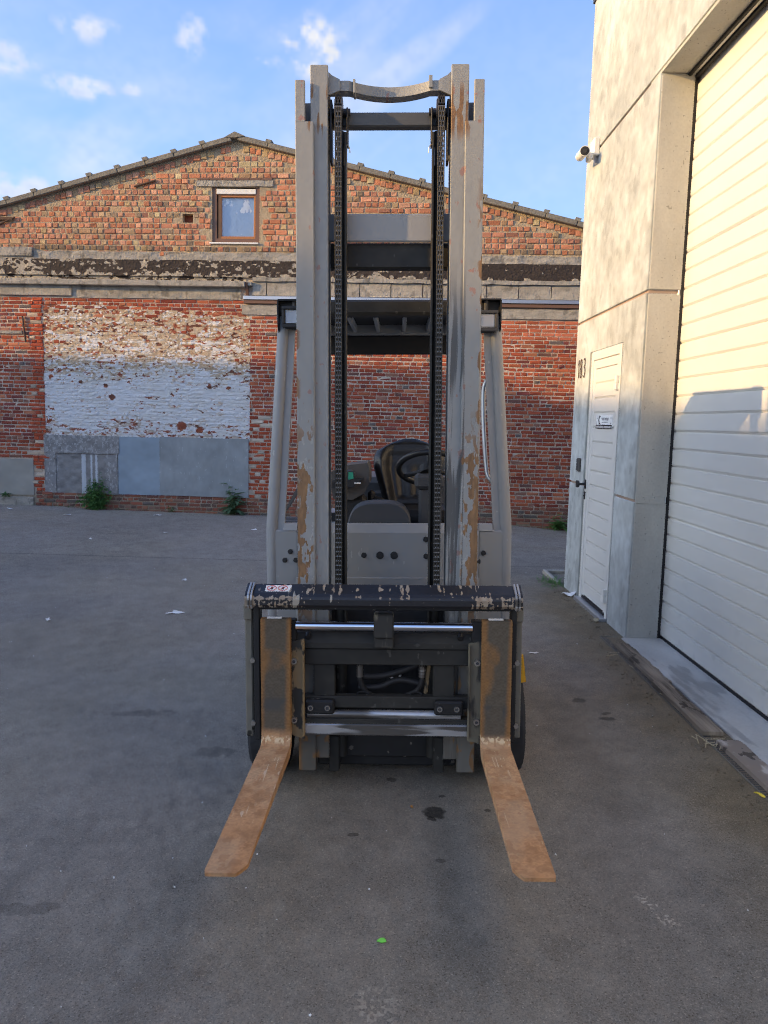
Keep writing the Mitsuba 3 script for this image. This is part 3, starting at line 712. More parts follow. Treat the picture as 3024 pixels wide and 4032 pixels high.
# the reveal: raw concrete lining set a hair proud of the panel ends
for a, b in ((-.1, 1.055), (1.10, 2.49), (2.52, 3.90)): H('jamb', box(X0 + .012, X1, YJ - .012, YJ - .0005, a, b, .003), 'jamb_concrete')
H('jamb_joint', rough_box(-.99, -.785, .0, .016, 0, .05, .004, .03, seed=50), 'jamb_concrete', M=np.array([[1, 0, 0, 2.80], [0, 1, 0, YJ - .019], [0, 0, 1, 1.052], [0, 0, 0, 1.]]))
H('soffit', box(X0 + .008, X1 + .3, YB, YJ + .2, 3.916, 3.9365, .0), 'jamb_concrete')
H('pier', box(X0, X1, YB, YN, -.2, 3.914, .004), 'concrete')
H('hall_wall', box(X1, 14.0, YF - .25, YF, -.2, 5.26), 'concrete')
H('hall_wall', box(X1 + .9, 14.0, YB, YF - .26, -.2, 5.2), 'concrete')
H('roof_edge', box(X0 - .012, 14.0, YB - .02, YF + .03, 5.272, 5.31, .003), 'dark_metal')
H('threshold', rough_box(0, 1, 0, .01, 0, .01) if False else box(1.772, 2.3, YN, YJ - .013, -.15, .085, .004), 'sill_concrete', label='grey concrete door threshold')
# sectional door
gd = H('garage_door', box(2.0655, 2.09, YN, 5.44, .10, 3.95), 'door_white', label='wide white ribbed sectional door')
joints = {.353, .954, 1.559, 2.162, 2.76, 3.365}
lines = [.10, .232, .353] + [round(.353 + .12055 * k, 4) for k in range(1, 30)]
for a, b in zip(lines[:-1], lines[1:]):
    ja = min(abs(a - j) for j in joints) < .03; jb = min(abs(b - j) for j in joints) < .03
    ga, gb = (.0055 if ja else .0032), (.0055 if jb else .0032)
    o_ = R.uniform(-.0006, .0006); prof = [(2.066, a + ga), (2.0585, a + ga), (2.050 + o_, a + ga + .012), (2.050 - o_, b - gb - .002), (2.051, b - gb), (2.066, b - gb)]
    H('slat', prism(Polygon(prof), 'y', YN, 5.432), 'door_white', gd)
H('door_seal', box(2.052, 2.088, YN, 5.432, .055, .0995, .004), 'rubber', gd)
H('track', box(2.030, 2.060, 5.436, 5.500, .085, 3.95, .003), 'dark_metal')
H('track', box(2.012, 2.028, 5.372, 5.3795, .085, 3.91, .002), 'galvanised')
H('seal', box(2.031, 2.050, 5.369, 5.436, .085, 3.93, .002), 'rubber')
for z in lines[3::1]:
    H('roller_hinge', cyl((2.046, 5.428, z), (2.046, 5.440, z), .014, 8), 'rubber', gd)
H('seal', [box(1.985, 2.000, YN, YJ, 3.895, 3.9155), box(2.028, 2.050, YN, 5.43, 3.885, 3.9155)], 'rubber')
H('track', box(2.004, 2.024, YN, YJ, 3.898, 3.9155, .002), 'galvanised')
# personnel door (set flush with the panels)
PD = np.eye(4); PD[0, 3] = -.0485; PD[1, 1] = .984


def D(name, mesh, bsdf, parent=None, **k): return add(name, mesh, bsdf, parent or ch, M=PD, **k)


pd = D('personnel_door', box(1.872, 1.90, 5.965, 6.745, .115, 2.185, .003), 'door_white', label='white ribbed personnel door')
D('frame', [box(1.846, 1.91, 5.942, 5.990, .09, 2.208, .003), box(1.846, 1.91, 6.715, 6.768, .09, 2.208, .003), box(1.846, 1.91, 5.990, 6.715, 2.135, 2.208, .003)], 'door_white', pd)
D('reveal', box(1.906, 1.93, 5.94, 6.77, .0, 2.21), 'dark_metal', pd)
D('door_gap', box(1.862, 1.900, 6.769, 6.842, .02, 2.24), 'jamb_concrete', pd); D('door_gap', box(1.850, 1.861, 6.7685, 6.774, .09, 2.21), 'rubber', pd)
D('leaf', [box(1.852, 1.872, 5.992, 6.05, .122, 2.13, .003), box(1.852, 1.872, 6.648, 6.713, .122, 2.13, .003), box(1.852, 1.872, 6.05, 6.648, 2.062, 2.13, .003)], 'door_white', pd)
pz = [.122] + [round(.2385 + .1213 * k, 4) for k in range(0, 16)]
for a, b in zip(pz[:-1], pz[1:]):
    D('panel', prism(Polygon([(1.872, a + .0015), (1.865, a + .0015), (1.854, a + .013), (1.854, b - .004), (1.857, b - .0015), (1.872, b - .0015)]), 'y', 6.055, 6.643), 'door_white', pd)
for z in (1.862, .215):
    D('hinge', [cyl((1.832, 5.975, z + .055), (1.832, 5.975, z + .108), .017, 12), box(1.822, 1.852, 5.962, 6.03, z, z + .052, .003)], 'pvc_white', pd)
D('handle', [cyl((1.852, 6.745, 1.085), (1.785, 6.745, 1.085), .011, 10), cyl((1.785, 6.745, 1.085), (1.765, 6.745, 1.085), .030, 14), box(1.838, 1.853, 6.728, 6.763, 1.045, 1.125, .003)], 'black_plastic', pd, smooth=40)
D('lock', [box(1.838, 1.853, 6.730, 6.760, .955, 1.02, .003), cyl((1.853, 6.745, .985), (1.832, 6.745, .985), .009, 10)], 'black_plastic', pd)
D('threshold_strip', box(1.80, 1.86, 5.94, 6.77, .06, .095, .003), 'galvanised', pd)
D('threshold_strip', box(1.853, 1.871, 5.992, 6.71, .098, .119), 'rubber', pd)

# things fixed to the hall
sc = thing('security_camera', 'white bullet security camera on the corner of the concrete hall', 'security camera')
add('junction_box', box(1.752, 1.799, 6.79, 6.93, 3.86, 4.005, .006), 'pvc_white', sc)
add('bracket', [box(1.71, 1.752, 6.80, 6.90, 3.825, 3.885, .008), cyl((1.735, 6.84, 3.865), (1.675, 6.83, 3.872), .013, 10)], 'pvc_white', sc)
add('housing', [cyl((1.655, 6.73, 3.86), (1.668, 6.93, 3.885), .037, 18), cyl((1.652, 6.700, 3.857), (1.656, 6.74, 3.862), .042, 18)], 'pvc_white', sc, smooth=40)
add('lens', [cyl((1.6515, 6.697, 3.8565), (1.653, 6.71, 3.858), .036, 18), cyl((1.6505, 6.692, 3.856), (1.653, 6.70, 3.857), .018, 14)], 'black_plastic', sc)
add('mount_fin', hull([(1.77, 6.80, 3.855), (1.77, 6.86, 3.855), (1.798, 6.80, 3.80), (1.775, 6.83, 3.79), (1.798, 6.86, 3.86)]), 'galvanised', sc)
TX = np.array([[0, 0, -1., 0], [-1, 0, 0, 0], [0, 1, 0, 0], [0, 0, 0, 1]])


def wall_text(s, h, x, y, z, depth=.002, bold=False, sx=1.0):
    m = meshkit.text_mesh(s, h, depth, bold); m.apply_scale((sx, 1, 1)); m.apply_transform(TX); m.apply_translation((x, y, z)); return m


hn = thing('house_number', 'brown metal house number 183 beside the personnel door', 'house number')
def digit(path, y): return tube(smooth_path([(X0 - .008, y - a, 2.012 + b) for a, b in path], 5), .0040, 8)


d8 = [(.026 + .021 * math.sin(t), .128 + .034 * math.cos(t)) for t in np.linspace(0, 2 * math.pi, 13)], [(.026 + .026 * math.sin(t), .047 + .047 * math.cos(t)) for t in np.linspace(0, 2 * math.pi, 15)]
add('digit', [digit([(0, .118), (.016, .142), (.024, .163)], 7.085), digit([(.024, .163), (.024, .08), (.024, .0)], 7.085)], 'digit_brown', hn, smooth=40)
add('digit', [digit(d8[0], 7.010), digit(d8[1], 7.010)], 'digit_brown', hn, smooth=40)
add('digit', digit([(.002, .150), (.024, .163), (.044, .142), (.040, .108), (.020, .090), (.044, .075), (.050, .040), (.036, .008), (.014, .000), (-.002, .016)], 6.900), 'digit_brown', hn, smooth=40)
cr = thing('card_reader', 'slim grey card reader left of the personnel door handle', 'card reader')
add('case', box(1.775, 1.799, 6.83, 6.90, 1.18, 1.30, .006), 'arm_grey', cr); add('cover', box(1.771, 1.776, 6.838, 6.892, 1.19, 1.29, .002), 'grey_plastic', cr)
sg = thing('company_sign', 'small white company sign with dark strip below on the personnel door', 'sign')
add('plate', box(1.848, 1.8535, 6.09, 6.53, 1.566, 1.672, .001), 'white_paper', sg, M=PD)
add('contact_strip', box(1.8462, 1.8480, 6.09, 6.53, 1.566, 1.598), 'ink', sg, M=PD)
add('strip_field', [box(1.8452, 1.8462, 6.42, 6.515, 1.572, 1.589), box(1.8452, 1.8462, 6.31, 6.412, 1.572, 1.589), box(1.8452, 1.8462, 6.105, 6.295, 1.572, 1.588)], 'strip_grey', sg, M=PD)
add('lettering', wall_text('Everti services', .021, 1.848, 6.375, 1.637, .001, True, .98), 'ink_grey', sg, M=PD)
add('lettering', [box(1.8468, 1.848, 6.185, 6.365, 1.6275, 1.6300)] + [box(1.8468, 1.848, 6.36 - .024 * k - .018, 6.36 - .024 * k, 1.613, 1.618) for k in range(7)], 'ink_grey', sg, M=PD)
arc = [(6.425 + .022 * math.sin(t), 1.636 + .030 * math.cos(t)) for t in np.linspace(-.25, 3.5, 14)]
add('emblem', [tube([(1.847, a, b) for a, b in arc], np.linspace(.0055, .004, 14), 6)] + [hull([(1.8465, a + s, b + q) for s in (-.007, .007) for q in (-.007, .007)] + [(1.848, a, b)]) for a, b in (arc[0], arc[7], arc[-1])], 'ink', sg, M=PD)
add('symbol', [hull([(1.847, y + s, z + q) for s, q in ((-.006, -.008), (.006, -.008), (0, .012))] + [(1.848, y, z)]) for y, z in ((6.505, 1.652), (6.508, 1.613), (6.118, 1.652), (6.122, 1.611))], 'ink', sg, M=PD)

# drain and boards along the threshold
dc = thing('drain_channel', 'narrow dark drainage grate running along the door threshold', 'drain')
add('frame', [box(1.634, 1.640, -.5, 5.43, .0, .073), box(1.762, 1.768, -.5, 5.43, .0, .073), box(1.634, 1.768, 5.43, 5.442, .0, .073)], 'olive_steel', dc)
add('channel', box(1.640, 1.762, -.5, 5.43, .0, .045), 'rubber', dc)
add('slats', [box(1.641, 1.761, y, y + .010, .046, .070) for y in np.arange(2.5, 5.42, .022)] + [box(1.699, 1.703, -.5, 5.42, .046, .068)], 'dark_metal', dc, kind='stuff')


def board(x0, x1, y0, y1, z0, z1, seed, ragged=0, skew=0):
    n = 26; ys = np.linspace(y0, y1, n); V = []
    for k, y in enumerate(ys):
        t = k / (n - 1); w = (meshkit.noise(np.array([[y * 6, seed, 0.]]), seed)[0] - .5); a = x0 + skew * t + .006 * w; b = x1 + skew * t + (.03 * ragged * (meshkit.noise(np.array([[y * 14, seed + 3, 0.]]), seed)[0] - .6)) + .004 * w
        zz = .0015 * math.sin(y * 3 + seed)
        V += [(a, y, z0), (b, y, z0), (b - .002, y, z1 + zz), (a + .003, y, z1 + zz)]
    f = []
    for k in range(n - 1):
        for i in range(4):
            j = (i + 1) % 4; f += [(k * 4 + i, (k + 1) * 4 + i, (k + 1) * 4 + j), (k * 4 + i, (k + 1) * 4 + j, k * 4 + j)]
    f += [(0, 1, 2), (0, 2, 3), (n * 4 - 4, n * 4 - 2, n * 4 - 3), (n * 4 - 4, n * 4 - 1, n * 4 - 2)]
    return trimesh.Trimesh(V, f, process=False)


add('wooden_board', board(1.668, 1.772, 4.405, 5.20, .0715, .089, 1, .6, .0), 'board_wood', label='brown weathered board on the drain, farthest of the three, next to the pier', cat='board')
add('wooden_board', board(1.640, 1.745, 3.65, 4.395, .074, .094, 2, .0, .004), 'board_wood', label='flat grey brown board, middle of the three on the drain', cat='board')
add('wooden_board', board(1.672, 1.790, 2.3, 3.56, .0715, .090, 3, .5, -.006), 'bark_wood', label='pale splintered board with bark patches, nearest of the three on the drain', cat='board')
kc = thing('kerb_frame', 'low concrete kerb frame sticking out behind the hall corner', 'kerb')
gzk = float(ground_z(1.85, 7.8))
add('kerb_stone', box(1.76, 1.80, 7.36, 8.0, gzk - .05, gzk + .035, .006), 'old_concrete', kc); add('kerb_stone', box(1.80, 2.1, 7.93, 8.0, gzk - .05, gzk + .035, .006), 'old_concrete', kc)

# ------------------------------------------------------------------ plants
def leaf(L, w, bend=.25, fold=.25):
    n = 5; V = []; f = []
    for k in range(n + 1):
        t = k / n; ww = w * math.sin(math.pi * min(.97, t * .92 + .06)) ** .8; z = -bend * L * t * t
        V += [(-ww / 2, t * L, z + fold * ww), (0, t * L, z), (ww / 2, t * L, z + fold * ww)]
    for k in range(n):
        a = k * 3; f += [(a, a + 1, a + 4), (a, a + 4, a + 3), (a + 1, a + 2, a + 5), (a + 1, a + 5, a + 4)]
    return trimesh.Trimesh(V, f, process=False)


def place_leaf(m, p, az, el, roll=0):
    m = rotm(m, roll, (0, 1, 0)); m = rotm(m, el, (1, 0, 0)); m = rotm(m, az, (0, 0, 1)); return move(m, *p)


def wall_pt(u, y, z): return (WM @ np.array([u, y, z, 1]))[:3]


def weed_bush(u, z0, h, w, n, name, label):
    t = thing(name, label, 'weed'); ms = {'leaf_dark': [], 'leaf_mid': []}; st = []; rr = random.Random(5); shoots = []
    for s_ in range(26):
        f_ = 1.0 if s_ == 0 else (rr.uniform(.55, .85) if s_ < 15 else rr.uniform(.2, .5)); hh = h * f_
        reach = w * .5 * (1 - f_) * rr.uniform(.5, 1.15) + rr.uniform(0, .05); a_ = rr.uniform(0, 6.28)
        base = wall_pt(u + rr.uniform(-.07, .07), -.08, z0); tp = base + np.array([math.cos(a_) * reach, -abs(math.sin(a_)) * reach * .6, hh])
        pth = smooth_path([base, base + (tp - base) * .5 + np.array([0, 0, .04]), tp], 5); st.append(tube(pth, np.linspace(.004, .0012, len(pth)), 5)); shoots.append((pth, f_))
    for k in range(n):
        pth, f_ = rr.choice(shoots); q_ = rr.uniform(.12, 1.0); p = pth[int(q_ * (len(pth) - 1))] + np.array([rr.gauss(0, .022), -abs(rr.gauss(0, .022)), rr.gauss(0, .012)])
        big = 1.15 - .75 * (p[2] - z0) / h
        ms[rr.choice(['leaf_dark', 'leaf_mid', 'leaf_mid'])].append(place_leaf(leaf(rr.uniform(.045, .095) * big, rr.uniform(.022, .045) * big), p, rr.uniform(0, 360), rr.uniform(-35, 40), rr.uniform(-40, 40)))
    add('stems', st, 'stem', t)
    for k, v in ms.items(): add('leaves', v, k, t, kind='stuff')


def weed_leafy(u, z0, h, n, name, label, L=.13, lw=.045, bs='leaf_grey', grass=False):
    t = thing(name, label, 'weed'); rr = random.Random(int(abs(u) * 100)); st = []; lv = []
    for s in range(n):
        base = wall_pt(u + rr.uniform(-.06, .06), -.07, z0); hh = h * (1 if s == 0 else rr.uniform(.35, .85)); tp = base + np.array([rr.uniform(-.12, .14) * (hh / h), rr.uniform(-.12, .0), hh])
        pth = smooth_path([base, (base + tp) / 2 + np.array([rr.uniform(-.02, .02), 0, .02]), tp], 4); st.append(tube(pth, np.linspace(.0055, .002, len(pth)), 5)); a0 = rr.uniform(0, 360)
        m = 8 if not grass else 5
        for k in range(m):
            p = pth[min(len(pth) - 1, int(len(pth) * (k + 1) / m * .98))]; q = 1 - .45 * k / m
            lv.append(place_leaf(leaf(L * q * rr.uniform(.7, 1.1), lw * q, rr.uniform(.25, .7)), p, a0 + k * 137.5, rr.uniform(5, 50)))
    for k in range(10):
        p = wall_pt(u + rr.uniform(-.09, .09), -.09, z0 + rr.uniform(.01, .08)); lv.append(place_leaf(leaf(L * .5, lw * .7), p, rr.uniform(0, 360), rr.uniform(0, 40)))
    add('stems', st, 'stem', t); add('leaves', lv, bs, t, kind='stuff')


weed_bush(-4.69, -.01, .66, .54, 760, 'weed_plant', 'bushy cone shaped green weed at the wall foot, left of the blue panel')
weed_leafy(-2.40, -.02, .50, 7, 'weed_plant', 'tall broad leaved weed at the right end of the grey cement panel', .24, .085)
weed_leafy(2.90, -.08, .24, 9, 'weed_plant', 'low rosette weed at the brick wall beside the concrete hall', .24, .045, 'leaf_mid', True)
weed_leafy(-6.25, .16, .09, 5, 'weed_plant', 'small weed on the plinth at the far left', .07, .03, 'leaf_dark', True)
weed_leafy(-3.42, -.02, .14, 4, 'weed_plant', 'small weed between the two tall weeds at the wall foot', .06, .02, 'leaf_dark', True)
gt = []
rr = random.Random(4)
for k in range(150):
    x, y = 1.72 + rr.gauss(0, .06), 7.38 + rr.gauss(0, .12); x = min(x, 1.79); p = np.array([x, y, float(ground_z(x, y))]); L = rr.uniform(.03, .09)
    gt.append(place_leaf(leaf(L, .006, .5), p, rr.uniform(0, 360), rr.uniform(20, 80)))
add('grass_tuft', gt, 'leaf_mid', kind='stuff', label='thin grass tuft by the kerb at the hall corner', cat='grass')
ml = []
for k in range(260):
    u = rr.uniform(-6, 2.9); p = wall_pt(u, -.05 - rr.random() * .05, float(ground_z(u, 12.5)) + rr.random() * .02); ml.append(place_leaf(leaf(rr.uniform(.015, .04), .012), p, rr.uniform(0, 360), rr.uniform(0, 60)))
add('wall_foot_growth', ml, 'leaf_dark', kind='stuff', label='sparse tiny weeds along the foot of the brick wall', cat='weeds')


# ------------------------------------------------------------------ litter
def scrap(x, y, w, l, rot, bsdf, name, label, cat, h=.006, seed=1):
    rr = np.random.default_rng(seed); a = np.linspace(0, 2 * np.pi, 9)[:-1]; r = 1 + rr.normal(0, .28, 8)
    z = float(ground_z(x, y)) + .004
    V = [(w * .5 * math.cos(t) * q, l * .5 * math.sin(t) * q, abs(rr.normal(0, h))) for t, q in zip(a, r)] + [(0, 0, h * 1.4)]
    n = len(a); V = np.array(V); f = [(k, (k + 1) % n, n) for k in range(n)]
    V2 = V + [0, 0, -.0025]; f2 = [(b + n + 1, a_ + n + 1, c + n + 1) for a_, b, c in f]; sd = []
    for k in range(n):
        j = (k + 1) % n; sd += [(k, k + n + 1, j + n + 1), (k, j + n + 1, j)]
    m = trimesh.Trimesh(np.vstack([V, V2]), f + f2 + sd, process=False); m = rotm(m, rot, (0, 0, 1)); add(name, move(m, x, y, z), bsdf, label=label, cat=cat)


scrap(-1.673, 6.223, .13, .055, 10, 'white_paper', 'paper_scrap', 'crumpled white paper scrap on the open asphalt left of the forklift', 'litter', .009, 3)
scrap(1.80 - .05, 6.78, .10, .12, 40, 'white_paper', 'paper_scrap', 'white paper scrap at the left foot of the personnel door', 'litter', .02, 4)
scrap(1.10, 5.10, .07, .03, 10, 'white_paper', 'paper_scrap', 'thin white scrap on asphalt left of the drain end', 'litter', .004, 5)
scrap(1.72, 5.84, .04, .04, 30, 'straw', 'paper_scrap', 'yellowish scrap at the foot of the concrete pier', 'litter', .02, 6)
scrap(.043, 2.185, .030, .020, 15, 'lime_bit', 'plastic_bit', 'bright lime green plastic bit on the asphalt in front of the forklift', 'litter', .002, 7)
scrap(.17, 3.006, .016, .022, 0, 'orange_leaf', 'dry_leaf', 'small orange dry leaf between the forks', 'leaf', .004, 8)
scrap(1.625, 3.035, .05, .012, -60, 'yellow_bit', 'plastic_bit', 'yellow stick at the drain edge by the right border', 'litter', .004, 9)
for k, (x, y, s) in enumerate([(-3.504, 12.2, .13), (-4.814, 11.9, .10), (-2.889, 10.4, .08), (-3.673, 9.8, .07), (-1.75, 10.9, .09), (-5.9, 12.3, .09), (-1.9, 7.5, .05), (-2.6, 6.0, .05), (1.3, 8.6, .05)]):
    scrap(x, y, s, s * .6, k * 40, 'white_paper', 'litter_chip', ['long white chip in front of the bushy weed', 'white chip left of the bushy weed near the wall', 'white chip on far asphalt right of the seam', 'white chip on far asphalt left of centre', 'white chip below the tall weed', 'white chip at the far left near the wall', 'white chip left of the forklift mast', 'small white chip on the middle asphalt', 'white chip near the hall corner'][k], 'litter', .012, 20 + k)
pb = []
rr = random.Random(9)
for k in range(170):
    x, y = rr.uniform(-3.2, 1.6), rr.uniform(1.2, 8.5); s = rr.uniform(.0016, .0042)
    pb.append(move(trimesh.creation.icosphere(0, s), x, y, float(ground_z(x, y)) + s * .3))
add('pale_grit', pb, 'white_paper', kind='stuff', label='scattered tiny pale grit on the asphalt', cat='grit')
dk = []
for k in range(260):
    x = 1.60 - abs(rr.gauss(0, .05)) - (.0); y = rr.uniform(2.6, 7.0)
    if y > 5.45: x += .13
    s = rr.uniform(.0025, .007); dk.append(move(trimesh.creation.icosphere(0, s), x, y, float(ground_z(x, y)) + s * .2))
add('drain_grit', dk, 'asphalt', kind='stuff', label='dark crumbs and grit along the drain and wall foot', cat='grit')
for k in range(14):
    y = rr.choice([3.6, 3.62, 3.55, 4.9, 4.6, 4.2, 3.6, 3.55, 3.58, 3.5, 4.75, 5.0, 3.8, 3.57]) + rr.uniform(-.05, .05); x = 1.62 + rr.uniform(-.05, .06); a = rr.uniform(-.8, .8) + math.pi / 2; L = rr.uniform(.03, .11); z = max(float(ground_z(x, y)), .072) + .005
    if k < 5: a = rr.uniform(-.4, .4)
    add('straw_stalk', cyl((x - L / 2 * math.cos(a), y - L / 2 * math.sin(a), z), (x + L / 2 * math.cos(a), y + L / 2 * math.sin(a), z + .004), .0020, 5), 'straw', label='dry straw stalk lying along the drain edge', cat='straw', group='straw stalks along the drain')
# ------------------------------------------------------------------ forklift (truck coordinates: u across, v behind, w up)
fl = thing('forklift', 'grey electric counterbalance forklift seen head on, two rusty forks reaching towards the viewer', 'forklift')
Xf = np.array([0.999332, -0.026286, 0.025396]); Yf = np.array([0.026277, 0.999654, 0.000668]); Zf = np.array([-0.025405, 0.0, 0.999677])
TF = np.eye(4); TF[:3, 0], TF[:3, 1], TF[:3, 2], TF[:3, 3] = Xf, Yf, Zf, (OFX, 3.15, 0.0)
tl, ro = math.radians(1.4), .004
Zm = math.cos(tl) * Zf + math.sin(tl) * Yf; Ym = math.cos(tl) * Yf - math.sin(tl) * Zf; Xm = Xf - ro * Zm; Zm = Zm + ro * Xf
TM = np.eye(4); TM[:3, 0], TM[:3, 1], TM[:3, 2] = Xm / np.linalg.norm(Xm), Ym, Zm / np.linalg.norm(Zm); TM[:3, 3] = TF[:3, 3] - .0036 * Xf


def M(name, mesh, bsdf, parent=fl, smooth=False, **k): return add(name, mesh, bsdf, parent, smooth, M=TM, **k)


def F(name, mesh, bsdf, parent=fl, smooth=False, **k): return add(name, mesh, bsdf, parent, smooth, M=TF, **k)


# --- mast rails
for s in (-1, 1):
    bx = lambda a, b, y0, y1, z0, z1, bb=.003: box(min(s * a, s * b), max(s * a, s * b), y0, y1, z0, z1, bb)
    o = .0 if s < 0 else .0015
    orl = M('outer_mast_rail', [bx(.302, .375 + o, 0, .018, .086, 2.768), bx(.336, .375 + o, 0, .018, 2.764, 2.926), bx(.357, .375 + o, .0175, .150, .086, 2.926), bx(.302, .375 + o, .150, .166, .086, 2.90)], 'mast_paint', label='outer mast rail with flaking paint and rust')
    irl = M('inner_mast_rail', [bx(.246, .3165, .0205, .042, .135, 2.992), bx(.268, .290, .042, .128, .135, 2.992), bx(.246, .3165, .128, .148, .135, 2.992)], 'mast_paint', label='inner mast rail')
    M('guide_roller', [cyl((s * .292, .085, z), (s * .335, .085, z), .040, 18) for z in (2.60, 1.2)], 'dark_metal', irl, smooth=40)
    M('lift_cylinder', cyl((s * .200, .092, .12), (s * .200, .092, 2.62), .026, 18), 'grime_steel', smooth=40)
    M('piston_rod', cyl((s * .200, .095, 2.62), (s * .200, .095, 2.76), .018, 16), 'dark_metal', smooth=40)
    M('chain_guide', bx(.173, .181, .035, .085, .60, 2.74, .001), 'grime_steel')
    sh = M('chain_sheave', cyl((s * .190, .076, 2.833), (s * .222, .076, 2.833), .047, 24), 'dark_metal', smooth=40)
    M('sheave_plate', bx(.232, .241, .045, .115, 2.63, 2.87, .002), 'black_steel', sh); M('sheave_plate', bx(.168, .174, .045, .115, 2.70, 2.84, .002), 'black_steel', sh)
    M('pin', cyl((s * .160, .080, 2.833), (s * .250, .080, 2.833), .014, 12), 'dark_metal', sh)
    M('split_pin', tube([(s * .168, .03, 2.69), (s * .160, .028, 2.675), (s * .158, .028, 2.655)], .0022, 5), 'pin_steel', sh)
    M('rail_gusset', prism(Polygon([(s * .2462, 2.885), (s * .2462, 2.975), (s * .232, 2.962), (s * .20, 2.946), (s * .20, 2.905)]), 'y', .046, .0545), 'mast_paint', irl)
    # leaf chain: links of four and three plates on a pin
    cu = .2045 if s < 0 else .2085; cn = uniq(fl + '__chain')
    pitch = .0193
    LA = join([box(x - .0023, x + .0023, .0, .016, .0008, pitch - .0008, .0008) for x in (-.0117, -.0039, .0039, .0117)] + [box(-.0135, .0135, .0035, .013, .0006, .0075)])
    LB = join([box(x - .0029, x + .0029, .0, .016, .0008, pitch - .0008, .0008) for x in (-.0111, 0, .0111)] + [box(-.0135, .0135, .0035, .013, .0006, .0075)])
    PN = cyl((-.0142, .0055, 0), (.0142, .0055, 0), .0035, 7)
    la, lb, pn = [ply(m, b) for m, b in ((LA, 'chain_steel'), (LB, 'chain_steel'), (PN, 'pin_steel'))]
    nl = int((2.838 - .90) / pitch)
    for k in range(nl + 8):
        q = T().translate([s * cu, .014, .90 + k * pitch])
        if k >= nl:
            th = (k - nl) * pitch / .060 + .16; q = T().translate([s * cu, .014 + .060 * (1 - math.cos(th)), .90 + nl * pitch + .060 * math.sin(th)]).rotate([1, 0, 0], -math.degrees(th))
        key = uniq(cn + '__link'); scene[key] = {**(la if k % 2 else lb), 'to_world': T(TM.tolist()) @ q}
    M('pins', [move(PN, s * cu, .0135, .90 + k * pitch) for k in range(nl + 1)], 'pin_steel', cn, kind='stuff')
    M('anchor', [bx(cu - .014, cu + .014, .012, .034, .845, .90, .003), cyl((s * cu, .022, .80), (s * cu, .022, .86), .008, 10)], 'dark_metal', cn)
# --- mast cross members
n = 24; us = np.linspace(-.246, .246, n + 1); bow = .055 + .085 * (1 - (us / .246) ** 2) ** 1.0
bow = np.where(np.abs(us) > .165, .055, .055 + .060 * (1 - (np.abs(us) / .165) ** 2))
zt = 2.944 + 0 * us; V = []; f = []
for a, b in zip(us, bow): V += [(a, b, 2.906), (a, b + .055, 2.906), (a, b + .055, 2.945), (a, b, 2.945)]
for k in range(n):
    for i in range(4):
        j = (i + 1) % 4; f += [(k * 4 + i, (k + 1) * 4 + i, (k + 1) * 4 + j), (k * 4 + i, (k + 1) * 4 + j, k * 4 + j)]
f += [(0, 1, 2), (0, 2, 3), (n * 4, n * 4 + 2, n * 4 + 1), (n * 4, n * 4 + 3, n * 4 + 2)]
tb = M('crossbar', trimesh.Trimesh(V, f, process=False), 'mast_paint', label='bowed top crossbar of the mast')
M('tab', box(-.147, -.138, .046, .11, 2.895, 2.948, .001), 'mast_paint', tb); M('tab', box(.158, .172, .046, .11, 2.915, 2.962, .001), 'mast_paint', tb)
M('crossbar', box(-.245, .245, .100, .150, 2.786, 2.842, .005), 'bar_grey', label='second crossbar behind the sheaves')
M('crossbar', box(-.30, .30, .105, .125, 2.326, 2.440, .006), 'grey_paint', label='wide grey plate between the mast rails')
M('crossbar', box(-.30, .30, .135, .19, 2.225, 2.330, .006), 'grime_steel', label='dark lower plate between the mast rails')
M('mast_foot', [box(-.31, .31, .12, .17, .10, .235, .006), box(-.31, .31, .16, .22, .045, .15, .006)], 'black_steel', label='dark lower cross plate of the mast')
M('mast_foot', box(-.25, -.205, .05, .12, .06, .22, .004), 'grime_steel'); M('mast_foot', box(.205, .25, .05, .12, .06, .22, .004), 'grime_steel')
# --- carriage
cg = uniq(fl + '__carriage'); labels[cg] = {'label': 'black side shift carriage with worn steel parts'}
prof = [(-.095, .916), (-.150, .890), (-.164, .878), (-.168, .868), (-.168, .846), (-.158, .834), (-.075, .834), (-.075, .914)]
M('load_bar', prism(Polygon(prof), 'x', -.540, .518), 'worn_black', cg, label='scratched black top bar of the carriage')
big = [(a - (.004 if a < -.1 else 0), b + (.004 if b > .86 else -.004)) for a, b in prof]
M('end_cap', prism(Polygon(big), 'x', -.566, -.5405), 'worn_black', cg); M('end_cap', prism(Polygon(big), 'x', .5185, .5435), 'worn_black', cg)
for x in (-.5395, -.552, .5175, .530): M('weld_bead', tube([(x, a - .003, b + .002) for a, b in big[:6]], .0045, 6), 'bright_steel', cg)
M('cross_rail', box(-.53, .51, -.10, -.07, .812, .8335, .003), 'black_steel', cg)
lab = lambda y, h=0.0: .916 + .4727 * (y + .095) + h
M('warning_label', hull([(x, y, lab(y, h)) for x0, x1, y in ((-.490, -.385, -.102), (-.490, -.392, -.139)) for x in (x0, x1) for h in (-.001, .0012)]), 'sticker', cg, label='worn white label with two red prohibition signs')
for cx in (-.465, -.420):
    ring = [(cx + .0185 * math.cos(t), -.1205 + .0150 * math.sin(t), lab(-.1205 + .0150 * math.sin(t), .0016)) for t in np.linspace(0, 2 * math.pi, 25)[:-1]]
    M('prohibition_sign', [tube(ring, .0015, 5, True), tube([ring[3], ring[15]], .0013, 5)], 'sign_red', cg)
    M('pictogram', [hull([(cx + a, -.1205 + b, lab(-.1205 + b, .0014 + h)) for a, b in ((-.006, -.008), (.004, -.009), (.007, .006), (-.002, .009)) for h in (0, .0006)])], 'ink', cg)
